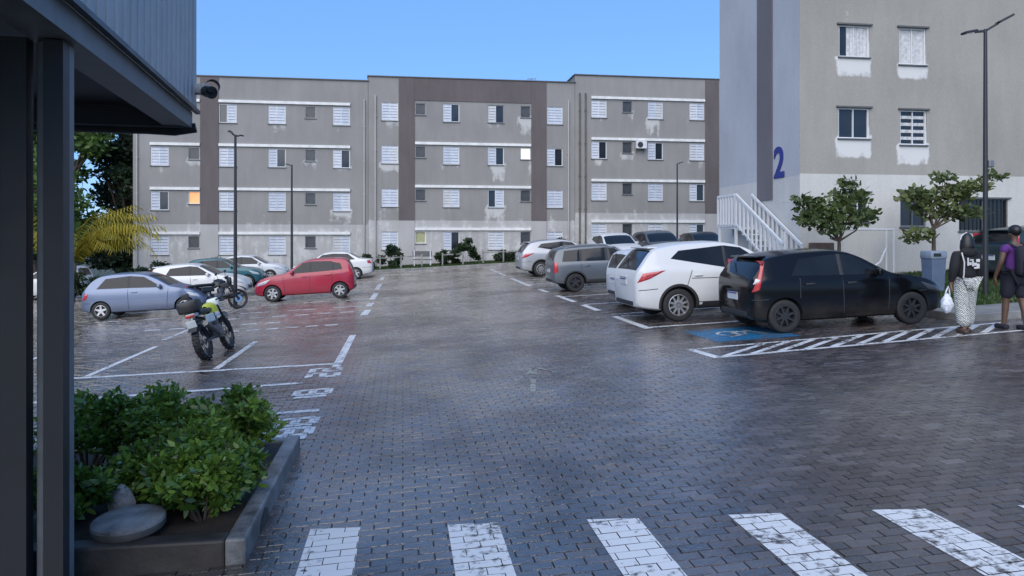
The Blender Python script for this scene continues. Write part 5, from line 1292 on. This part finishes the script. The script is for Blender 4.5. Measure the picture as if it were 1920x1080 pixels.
# ================================================================ motorcycles
M['moto_white'] = simple('moto_white', (0.58, 0.62, 0.62), 0.35, var=0.1); M['moto_lime'] = simple('moto_lime', (0.42, 0.46, 0.03), 0.35, var=0.1); M['moto_black'] = simple('moto_black', (0.014, 0.014, 0.017), 0.38)
M['moto_blue'] = simple('moto_blue', (0.012, 0.012, 0.05), 0.35); M['engine'] = simple('engine', (0.12, 0.12, 0.125), 0.45, metal=0.6)
def motorcycle(label, x, y, head, lean, body, accent, knob=True):
    root = tag(empty('motorcycle'), label, 'motorcycle', 'motorcycles in the left bays')
    def wheel(px_, rad, wd):
        m = MB(); m.lathe([(rad*0.80, -wd*0.35), (rad*0.90, -wd*0.5), (rad*0.97, -wd*0.36), (rad, 0), (rad*0.97, wd*0.36), (rad*0.90, wd*0.5), (rad*0.80, wd*0.35)], 36, 'Y', close=True)
        if knob:
            for i in range(36):
                a = 2*math.pi*i/36
                for dy in ((-wd*0.3, wd*0.02) if i % 2 else (-wd*0.05, wd*0.3)):
                    c = (math.cos(a)*rad, dy, math.sin(a)*rad); Mx = Matrix.Rotation(-a, 3, 'Y'); m.box(c, (0.028, wd*0.26, 0.026), mtx=Mx)
        hub = MB(); hub.lathe([(0.0, -0.07), (0.035, -0.07), (0.05, -0.04), (0.05, 0.04), (0.035, 0.07), (0.0, 0.07)], 14, 'Y')
        w = hub.build('wheel', M['engine'], root, 40); w.location = (px_, 0, rad)
        m.build('tyre', M['rubber'], w, 40)
        r = MB(); r.lathe([(rad*0.80, -wd*0.3), (rad*0.76, 0), (rad*0.80, wd*0.3)], 30, 'Y')
        for i in range(18):
            a = 2*math.pi*i/18; s = 1 if i % 2 else -1
            r.tube([(math.cos(a)*0.04, s*0.04, math.sin(a)*0.04), (math.cos(a+0.2)*rad*0.78, 0, math.sin(a+0.2)*rad*0.78)], 0.004, 4)
        r.build('rim', M['alloy_dark'], w); d = MB(); d.lathe([(0.06, -0.055), (0.12, -0.055), (0.12, -0.05), (0.06, -0.05)], 20, 'Y', close=True); d.build('brake_disc', M['chrome'], w)
    wheel(-0.68, 0.325, 0.14); wheel(0.70, 0.335, 0.11)
    st, tp = Vector((0.36, 0, 0.92)), Vector((0.70, 0, 0.335))
    for sg in (-1, 1):
        m = MB(); o = Vector((0, 0.10*sg, 0)); m.tube([tp+o, tp.lerp(st, 0.55)+o, st+o], [0.028, 0.026, 0.022], 8); m.build('fork_leg', M['moto_black'], root, 60)
        m = MB(); m.tube([(-0.68, 0.10*sg, 0.325), (-0.35, 0.10*sg, 0.36), (-0.10, 0.09*sg, 0.40)], 0.025, 6); m.build('swingarm', M['engine'], root)
        m = MB(); m.tube([(0.30, 0.12*sg, 1.02), (0.24, 0.26*sg, 1.05), (0.16, 0.40*sg, 1.04)], 0.014, 8); m.tube([(0.18, 0.34*sg, 1.045), (0.14, 0.44*sg, 1.035)], 0.019, 8); m.build('handlebar', M['moto_black'], root, 60)
        m = MB(); m.cbox((0.24, 0.40*sg, 1.03), (0.05, 0.22, 0.10), 0.02); m.build('hand_guard', M['moto_black'], root)
        m = MB(); m.tube([(0.24, 0.28*sg, 1.06), (0.22, 0.36*sg, 1.20)], 0.007, 5); m.cbox((0.21, 0.39*sg, 1.24), (0.03, 0.15, 0.09), 0.012); m.build('mirror', M['moto_black'], root)
        m = MB(); m.cbox((-0.30, 0.125*sg, 0.72), (0.42, 0.05, 0.16), 0.02); m.build('side_panel', M[accent], root)
        m = MB(); m.tube([(-0.05, 0.14*sg, 0.32), (-0.05, 0.30*sg, 0.31)], 0.014, 6); m.build('footpeg', M['engine'], root)
    m = MB(); m.tube([(0.36, 0, 0.90), (0.0, 0, 0.78), (-0.28, 0, 0.74), (-0.62, 0, 0.80)], 0.03, 8); m.tube([(0.34, 0, 0.84), (0.20, 0, 0.45), (-0.12, 0, 0.34), (-0.2, 0, 0.74)], 0.026, 8); m.build('frame', M['moto_black'], root, 60)
    m = MB(); m.cbox((0.06, 0, 0.44), (0.34, 0.26, 0.26), 0.05); m.cbox((0.14, 0, 0.64), (0.16, 0.18, 0.20), 0.03); m.build('engine', M['engine'], root, 40)
    m = MB(); rows = []
    for i in range(9):
        t = i/8; xx = 0.34-0.42*t; w = 0.13*math.sin(math.pi*(0.15+0.75*t))+0.03; zt = 0.90+0.11*math.sin(math.pi*(0.2+0.65*t))
        rows.append([(xx, w*math.cos(a_), 0.80+(zt-0.80)*max(0, math.sin(a_))**0.8) for a_ in [math.pi*j/10 for j in range(11)]])
    m.grid(rows); m.build('fuel_tank', M[body], root, 70)
    m = MB(); m.cbox((-0.36, 0, 0.87), (0.66, 0.24, 0.09), 0.035); m.build('seat', M['moto_black'], root, 50)
    m = MB(); m.cbox((-0.76, 0, 0.86), (0.30, 0.17, 0.07), 0.025); m.build('tail', M[accent], root, 40)
    m = MB(); rows = []
    for i in range(7):
        t = i/6; a = R(35+75*t); rr = 0.40
        rows.append([(-0.68-math.cos(math.pi-a)*0-rr*math.cos(a)*1.0, yv, 0.335+rr*math.sin(a)) for yv in (-0.08, -0.03, 0.03, 0.08)])
    m.grid(rows); m.build('rear_fender', M['moto_black'], root, 60)
    m = MB(); rows = []
    for i in range(8):
        a = R(40+90*i/7); rows.append([(0.70+0.40*math.cos(a), yv, 0.345+0.42*math.sin(a)) for yv in (-0.065, -0.025, 0.025, 0.065)])
    m.grid(rows); m.build('front_fender', M[accent], root, 60)
    m = MB(); m.cbox((-0.95, 0, 0.70), (0.02, 0.17, 0.13), 0.006, mtx=Matrix.Rotation(R(-15), 3, 'Y')); m.build('number_plate', M['moto_white'], root)
    m = MB(); m.cbox((-0.915, 0, 0.845), (0.05, 0.16, 0.055), 0.015); m.build('tail_light', M['tail_red'], root)
    m = MB(); m.cbox((0.47, 0, 0.95), (0.12, 0.24, 0.24), 0.05); m.build('headlight_cowl', M[accent], root, 50)
    m = MB(); m.tube([(0.18, -0.12, 0.42), (-0.1, -0.15, 0.38), (-0.35, -0.17, 0.48), (-0.80, -0.19, 0.66)], [0.022, 0.024, 0.045, 0.05], 10); m.build('exhaust', M['engine'], root, 60)
    m = MB(); m.tube([(-0.05, 0.12, 0.30), (-0.12, 0.34, 0.02)], 0.012, 6); m.build('side_stand', M['engine'], root)
    if lean > 8:
        m = MB(); m.cbox((-0.80, 0, 1.02), (0.30, 0.36, 0.22), 0.04); m.build('top_box', M['moto_black'], root, 40)
    tilt_on_ground(root, x, y, R(head), 0.0)
    root.rotation_euler = (root.rotation_euler.to_matrix() @ Matrix.Rotation(R(-lean), 3, 'X')).to_euler(); return root
motorcycle('black trail motorcycle with white and lime panels leaning in the near left bay', -3.48, 14.85, 86, 13, 'moto_lime', 'moto_white')
motorcycle('black motorcycle standing between the blue-grey car and the red car', -5.95, 25.2, 35, 8, 'moto_black', 'moto_black', False)

# ================================================================ people
M['skin'] = simple('skin_brown', (0.20, 0.11, 0.075), 0.5, var=0.1, scale=12); M['skin2'] = simple('skin_dark', (0.11, 0.062, 0.042), 0.5, var=0.1, scale=12)
M['cloth_black'] = simple('cloth_black', (0.010, 0.010, 0.013), 0.85, var=0.4, scale=8, bmp=0.3); M['hair_black'] = simple('hair_black', (0.007, 0.0065, 0.0065), 0.45, var=0.5, scale=30)
M['cloth_purple'] = simple('cloth_purple', (0.085, 0.020, 0.16), 0.85, var=0.25, scale=8, bmp=0.3); M['cloth_navy'] = simple('cloth_navy', (0.010, 0.011, 0.02), 0.8, var=0.4, scale=8)
M['shoe_brown'] = simple('shoe_brown', (0.06, 0.035, 0.025), 0.6); M['print_white'] = simple('print_white', (0.5, 0.5, 0.5), 0.8)
mt, nt, b = nodes('cloth_pattern'); tc = nn(nt, 'ShaderNodeTexCoord'); mp = nn(nt, 'ShaderNodeMapping'); mp.inputs['Rotation'].default_value = (0.4, 0.8, 0.5); nt.links.new(tc.outputs['Object'], mp.inputs[0])
wv = nn(nt, 'ShaderNodeTexWave'); wv.inputs['Scale'].default_value = 13; wv.inputs['Distortion'].default_value = 5; wv.inputs['Detail'].default_value = 3; wv.inputs['Detail Scale'].default_value = 2.5; nt.links.new(mp.outputs[0], wv.inputs['Vector'])
cr = ramp(nt, wv.outputs['Fac'], [(0.42, (0.05, 0.055, 0.055)), (0.52, (0.62, 0.63, 0.60))]); nt.links.new(cr.outputs[0], b.inputs['Base Color']); b.inputs['Roughness'].default_value = 0.85; M['cloth_pattern'] = mt
mt, nt, b = nodes('plastic_bag'); n = noise(nt, 14, 4); cr = ramp(nt, n.outputs[0], [(0.3, (0.45, 0.5, 0.58)), (0.7, (0.68, 0.70, 0.74))]); nt.links.new(cr.outputs[0], b.inputs['Base Color']); b.inputs['Roughness'].default_value = 0.3; bump(nt, b, n.outputs[0], 0.8, 0.03); M['plastic_bag'] = mt
def skin_mesh(name, J, E_, mat, parent, sub=2, root=0):
    """J: {name: (x,y,z,r[,r2])}; E_: pairs of names"""
    ks = list(J); ix = {k: i for i, k in enumerate(ks)}
    me = bpy.data.meshes.new(name); me.from_pydata([J[k][:3] for k in ks], [(ix[a], ix[b_]) for a, b_ in E_], []); ob = bpy.data.objects.new(name, me); COL.objects.link(ob)
    md = ob.modifiers.new('s', 'SKIN'); md.use_smooth_shade = True; md.branch_smoothing = 0.6
    if not me.skin_vertices: me.attributes.new  # the modifier below makes the layer
    bm = bmesh.new(); bm.from_mesh(me); lay = bm.verts.layers.skin.verify(); bm.verts.ensure_lookup_table()
    for i, k in enumerate(ks):
        r = J[k][3]; r2 = J[k][4] if len(J[k]) > 4 else r; bm.verts[i][lay].radius = (r, r2); bm.verts[i][lay].use_root = (i == root)
    bm.to_mesh(me); bm.free()
    sm = ob.modifiers.new('u', 'SUBSURF'); sm.levels = sub; sm.render_levels = sub
    bpy.context.view_layer.update(); new = bpy.data.meshes.new_from_object(ob.evaluated_get(bpy.context.evaluated_depsgraph_get()))
    bpy.data.objects.remove(ob); new.materials.clear(); new.materials.append(mat); new.polygons.foreach_set('use_smooth', [True]*len(new.polygons)); new.name = name
    return share(name, new, parent)
def body_joints(h, stride, arm, fat=1.0):
    """upright walking figure seen from behind: x right, y forward"""
    s = h/1.70; J = {}; E_ = []
    def add(k, x, y, z, r, to=None, r2=None):
        J[k] = (x*s, y*s, z*s, r*s*fat, (r2 or r)*s*fat)
        if to: E_.append((to, k))
    add('pelvis', 0, 0, 0.93, 0.125, None, 0.10); add('waist', 0, 0, 1.06, 0.115, 'pelvis', 0.085); add('chest', 0, 0.0, 1.26, 0.135, 'waist', 0.10); add('collar', 0, -0.005, 1.39, 0.085, 'chest', 0.07)
    add('neck', 0, 0.0, 1.46, 0.048, 'collar'); add('jaw', 0, 0.03, 1.525, 0.062, 'neck', 0.07); add('head', 0, 0.015, 1.60, 0.075, 'jaw', 0.092); add('crown', 0, 0.005, 1.655, 0.055, 'head', 0.07); add('nose', 0, 0.115, 1.575, 0.012, 'head')
    for sg, n in ((-1, 'l'), (1, 'r')):
        st = stride*sg; add('ear'+n, 0.082*sg, 0.005, 1.585, 0.013, 'head')
        add('hip'+n, 0.09*sg, 0, 0.88, 0.095, 'pelvis'); add('knee'+n, 0.095*sg, st*0.5+0.02, 0.48, 0.057, 'hip'+n); add('calf'+n, 0.098*sg, st*0.75, 0.33, 0.054, 'knee'+n)
        add('ankle'+n, 0.10*sg, st, 0.085, 0.034, 'calf'+n); add('toe'+n, 0.11*sg, st+0.13, 0.035, 0.032, 'ankle'+n)
        ax, ay, az = arm[n]
        add('sh'+n, 0.175*sg, 0, 1.37, 0.055, 'collar'); add('el'+n, (0.175*sg+ax*0.5)+0.03*sg, ay*0.3-0.04, 1.37+az*0.5, 0.040, 'sh'+n); add('wr'+n, 0.175*sg+ax, ay, 1.37+az, 0.026, 'el'+n)
        wx, wy, wz = 0.175*sg+ax, ay, 1.37+az; add('palm'+n, wx, wy+0.015, wz-0.06, 0.026, 'wr'+n, 0.034)
        for q, (dy, ll) in enumerate(((-0.028, 0.055), (-0.010, 0.070), (0.010, 0.074), (0.028, 0.064))):
            add('fa%d%s' % (q, n), wx-0.002*sg, wy+0.015+dy, wz-0.10, 0.0095, 'palm'+n); add('fb%d%s' % (q, n), wx-0.014*sg, wy+0.018+dy, wz-0.10-ll*0.6, 0.0085, 'fa%d%s' % (q, n)); add('fc%d%s' % (q, n), wx-0.032*sg, wy+0.02+dy, wz-0.10-ll, 0.0075, 'fb%d%s' % (q, n))
        add('ta'+n, wx-0.012*sg, wy+0.05, wz-0.055, 0.010, 'palm'+n); add('tb'+n, wx-0.022*sg, wy+0.066, wz-0.09, 0.0085, 'ta'+n)
    return J, E_, s
def cloth(name, J, keys, grow, mat, par, extra=None, edges=None, over=None):
    JJ = {}
    for k in keys:
        j = list(J[k]); g = grow[k] if isinstance(grow, dict) and k in grow else (grow if not isinstance(grow, dict) else 0.02)
        JJ[k] = (j[0], j[1], j[2], j[3]+g, j[4]+g)
    if extra: JJ.update(extra)
    return skin_mesh(name, JJ, edges, mat, par, 2)
def ellip(name, c, r, mat, par, n=20, fn=None):
    bm = bmesh.new(); bmesh.ops.create_uvsphere(bm, u_segments=n, v_segments=n*2//3, radius=1)
    for v in bm.verts:
        p = v.co.copy()
        if fn: p = fn(p)
        v.co = Vector((c[0]+p.x*r[0], c[1]+p.y*r[1], c[2]+p.z*r[2]))
    me = bpy.data.meshes.new(name); bm.to_mesh(me); bm.free(); me.materials.append(mat); me.polygons.foreach_set('use_smooth', [True]*len(me.polygons)); return share(name, me, par)

# woman in black hoodie and patterned trousers, walking away
wx, wy = 9.25, 11.05
W = tag(empty('person', (wx, wy, ground(wx, wy)), R(-2)), 'person in black hoodie and patterned trousers walking away with a plastic bag', 'person', 'people walking away')
J, E_, s = body_joints(1.64, 0.10, {'l': (-0.06, 0.05, -0.50), 'r': (0.06, 0.05, -0.50)})
skin_mesh('body', J, E_, M['skin'], W)
e = {}; ed = [('pelvis', 'waist'), ('waist', 'chest'), ('chest', 'collar')]
for n in 'lr': ed += [('collar', 'sh'+n), ('sh'+n, 'el'+n), ('el'+n, 'wr'+n)]
cloth('hoodie', J, ['pelvis', 'waist', 'chest', 'collar', 'shl', 'ell', 'wrl', 'shr', 'elr', 'wrr'], {'pelvis': 0.055, 'waist': 0.065, 'chest': 0.055, 'collar': 0.035, 'shl': 0.035, 'shr': 0.035, 'ell': 0.042, 'elr': 0.042, 'wrl': 0.022, 'wrr': 0.022}, M['cloth_black'], W, edges=ed)
ex = {'cuffl': (J['anklel'][0]-0.01, J['anklel'][1], 0.10, 0.105, 0.11), 'cuffr': (J['ankler'][0]+0.01, J['ankler'][1], 0.10, 0.105, 0.11)}
cloth('trousers', J, ['pelvis', 'hipl', 'hipr', 'kneel', 'kneer'], {'pelvis': 0.035, 'hipl': 0.035, 'hipr': 0.035, 'kneel': 0.062, 'kneer': 0.062}, M['cloth_pattern'], W, extra=ex, edges=[('pelvis', 'hipl'), ('pelvis', 'hipr'), ('hipl', 'kneel'), ('hipr', 'kneer'), ('kneel', 'cuffl'), ('kneer', 'cuffr')])
def hairfn(p):
    if p.z < 0: p.x *= 1.0+0.15*abs(p.z); p.y = p.y*0.75-0.1*abs(p.z)
    return p
ellip('hair', (0, -0.035, 1.42), (0.115, 0.105, 0.245), M['hair_black'], W, 24, hairfn)
ellip('hood', (0, -0.075, 1.35), (0.15, 0.075, 0.09), M['cloth_black'], W)
m = MB(); m.tube([(-0.10, 0.0, 1.55), (-0.085, -0.01, 1.62), (0, -0.01, 1.665), (0.085, -0.01, 1.62), (0.10, 0, 1.55)], 0.014, 8); m.build('headband', M['print_white'], W, 60)
pr = random.Random(2)
for q, (x, z, w, h) in enumerate(((-0.085, 1.19, 0.03, 0.13), (-0.045, 1.16, 0.04, 0.05), (0.0, 1.16, 0.03, 0.09), (0.045, 1.15, 0.05, 0.05), (0.09, 1.21, 0.06, 0.05), (0.09, 1.12, 0.05, 0.08), (-0.02, 1.22, 0.06, 0.025), (0.05, 1.09, 0.06, 0.03))):
    m = MB(); m.cbox((x, -0.163-0.0*abs(x), z), (w, 0.012, h), 0.004, rz=-x*1.2); m.build('back_print', M['print_white'], W)
m = MB(); m.tube([(-0.15, -0.10, 1.34), (-0.145, -0.155, 1.18), (-0.15, -0.15, 0.98), (-0.15, -0.12, 0.85)], 0.011, 6); m.build('strap', M['print_white'], W, 60)
for n in 'lr':
    a = J['ankle'+n]; m = MB(); m.cbox((a[0], a[1]+0.05, 0.04), (0.085, 0.24, 0.075), 0.03); m.build('shoe', M['shoe_brown'], W, 50)
# plastic bag in her left hand
hl = J['palml']; bx_, by_ = wx+hl[0]-0.03, wy+hl[1]+0.02
bg_ = tag(empty('plastic_bag', (bx_-0.02, by_, ground(wx, wy)+hl[2]-0.44)), 'white plastic carrier bag held in the left hand of the walking person', 'bag')
def bagfn(p):
    p.x *= 1-0.45*max(0, p.z); p.y *= 1-0.5*max(0, p.z); p.x += 0.12*math.sin(p.z*7+p.y*4); p.y += 0.1*math.sin(p.x*8+p.z*5); return p
ellip('sack', (0, 0, 0.15), (0.105, 0.085, 0.17), M['plastic_bag'], bg_, 24, bagfn)
m = MB(); m.tube([(-0.04, 0, 0.28), (-0.01, 0, 0.37), (0.02, 0.0, 0.43), (0.04, 0, 0.37), (0.05, 0, 0.28)], 0.012, 6); m.build('handle', M['plastic_bag'], bg_)
# man in purple shirt with backpack
mx_, my_ = 10.12, 11.0
P_ = tag(empty('person', (mx_, my_, ground(mx_, my_)), R(-4)), 'person in purple shirt and dark shorts with a backpack at the right edge', 'person', 'people walking away')
J, E_, s = body_joints(1.72, -0.12, {'l': (-0.07, 0.12, -0.48), 'r': (0.07, 0.0, -0.50)}, 1.05)
skin_mesh('body', J, E_, M['skin2'], P_)
ex = {'slvl': tuple((a+b_)/2 for a, b_ in zip(J['shl'], J['ell']))[:3]+(0.078, 0.078), 'slvr': tuple((a+b_)/2 for a, b_ in zip(J['shr'], J['elr']))[:3]+(0.078, 0.078)}
cloth('t_shirt', J, ['pelvis', 'waist', 'chest', 'collar', 'shl', 'shr'], {'pelvis': 0.04, 'waist': 0.045, 'chest': 0.035, 'collar': 0.025, 'shl': 0.03, 'shr': 0.03}, M['cloth_purple'], P_, extra=ex, edges=[('pelvis', 'waist'), ('waist', 'chest'), ('chest', 'collar'), ('collar', 'shl'), ('collar', 'shr'), ('shl', 'slvl'), ('shr', 'slvr')])
ex = {'cl': (J['kneel'][0], J['kneel'][1], J['kneel'][2]+0.02, 0.10, 0.10), 'cr': (J['kneer'][0], J['kneer'][1], J['kneer'][2]+0.02, 0.10, 0.10)}
cloth('shorts', J, ['pelvis', 'hipl', 'hipr'], {'pelvis': 0.045, 'hipl': 0.045, 'hipr': 0.045}, M['cloth_navy'], P_, extra=ex, edges=[('pelvis', 'hipl'), ('pelvis', 'hipr'), ('hipl', 'cl'), ('hipr', 'cr')])
ellip('hair', (0, -0.005, 1.665), (0.093, 0.108, 0.095), M['hair_black'], P_, 24)
for n in 'lr':
    a = J['ankle'+n]; m = MB(); m.cbox((a[0], a[1]+0.05, 0.045), (0.095, 0.27, 0.085), 0.03); m.build('shoe', M['cloth_navy'], P_, 50)
bp = tag(empty('backpack', (mx_, my_-0.22, ground(mx_, my_)+0.92)), 'dark backpack worn by the person in purple', 'backpack')
m = MB(); m.cbox((0, 0, 0.24), (0.32, 0.18, 0.50), 0.07); m.build('main_bag', M['cloth_navy'], bp, 50)
m = MB(); m.cbox((0, -0.11, 0.15), (0.25, 0.07, 0.24), 0.03); m.build('front_pocket', M['cloth_navy'], bp, 50)
for sg in (-1, 1):
    m = MB(); m.tube([(0.11*sg, 0.07, 0.46), (0.12*sg, 0.22, 0.54), (0.13*sg, 0.34, 0.40), (0.14*sg, 0.28, 0.15), (0.13*sg, 0.07, 0.05)], 0.02, 6); m.build('strap', M['cloth_navy'], bp)
m = MB(); m.cbox((-0.02, -0.095, 0.43), (0.07, 0.012, 0.025), 0.003); m.build('badge', M['print_white'], bp)
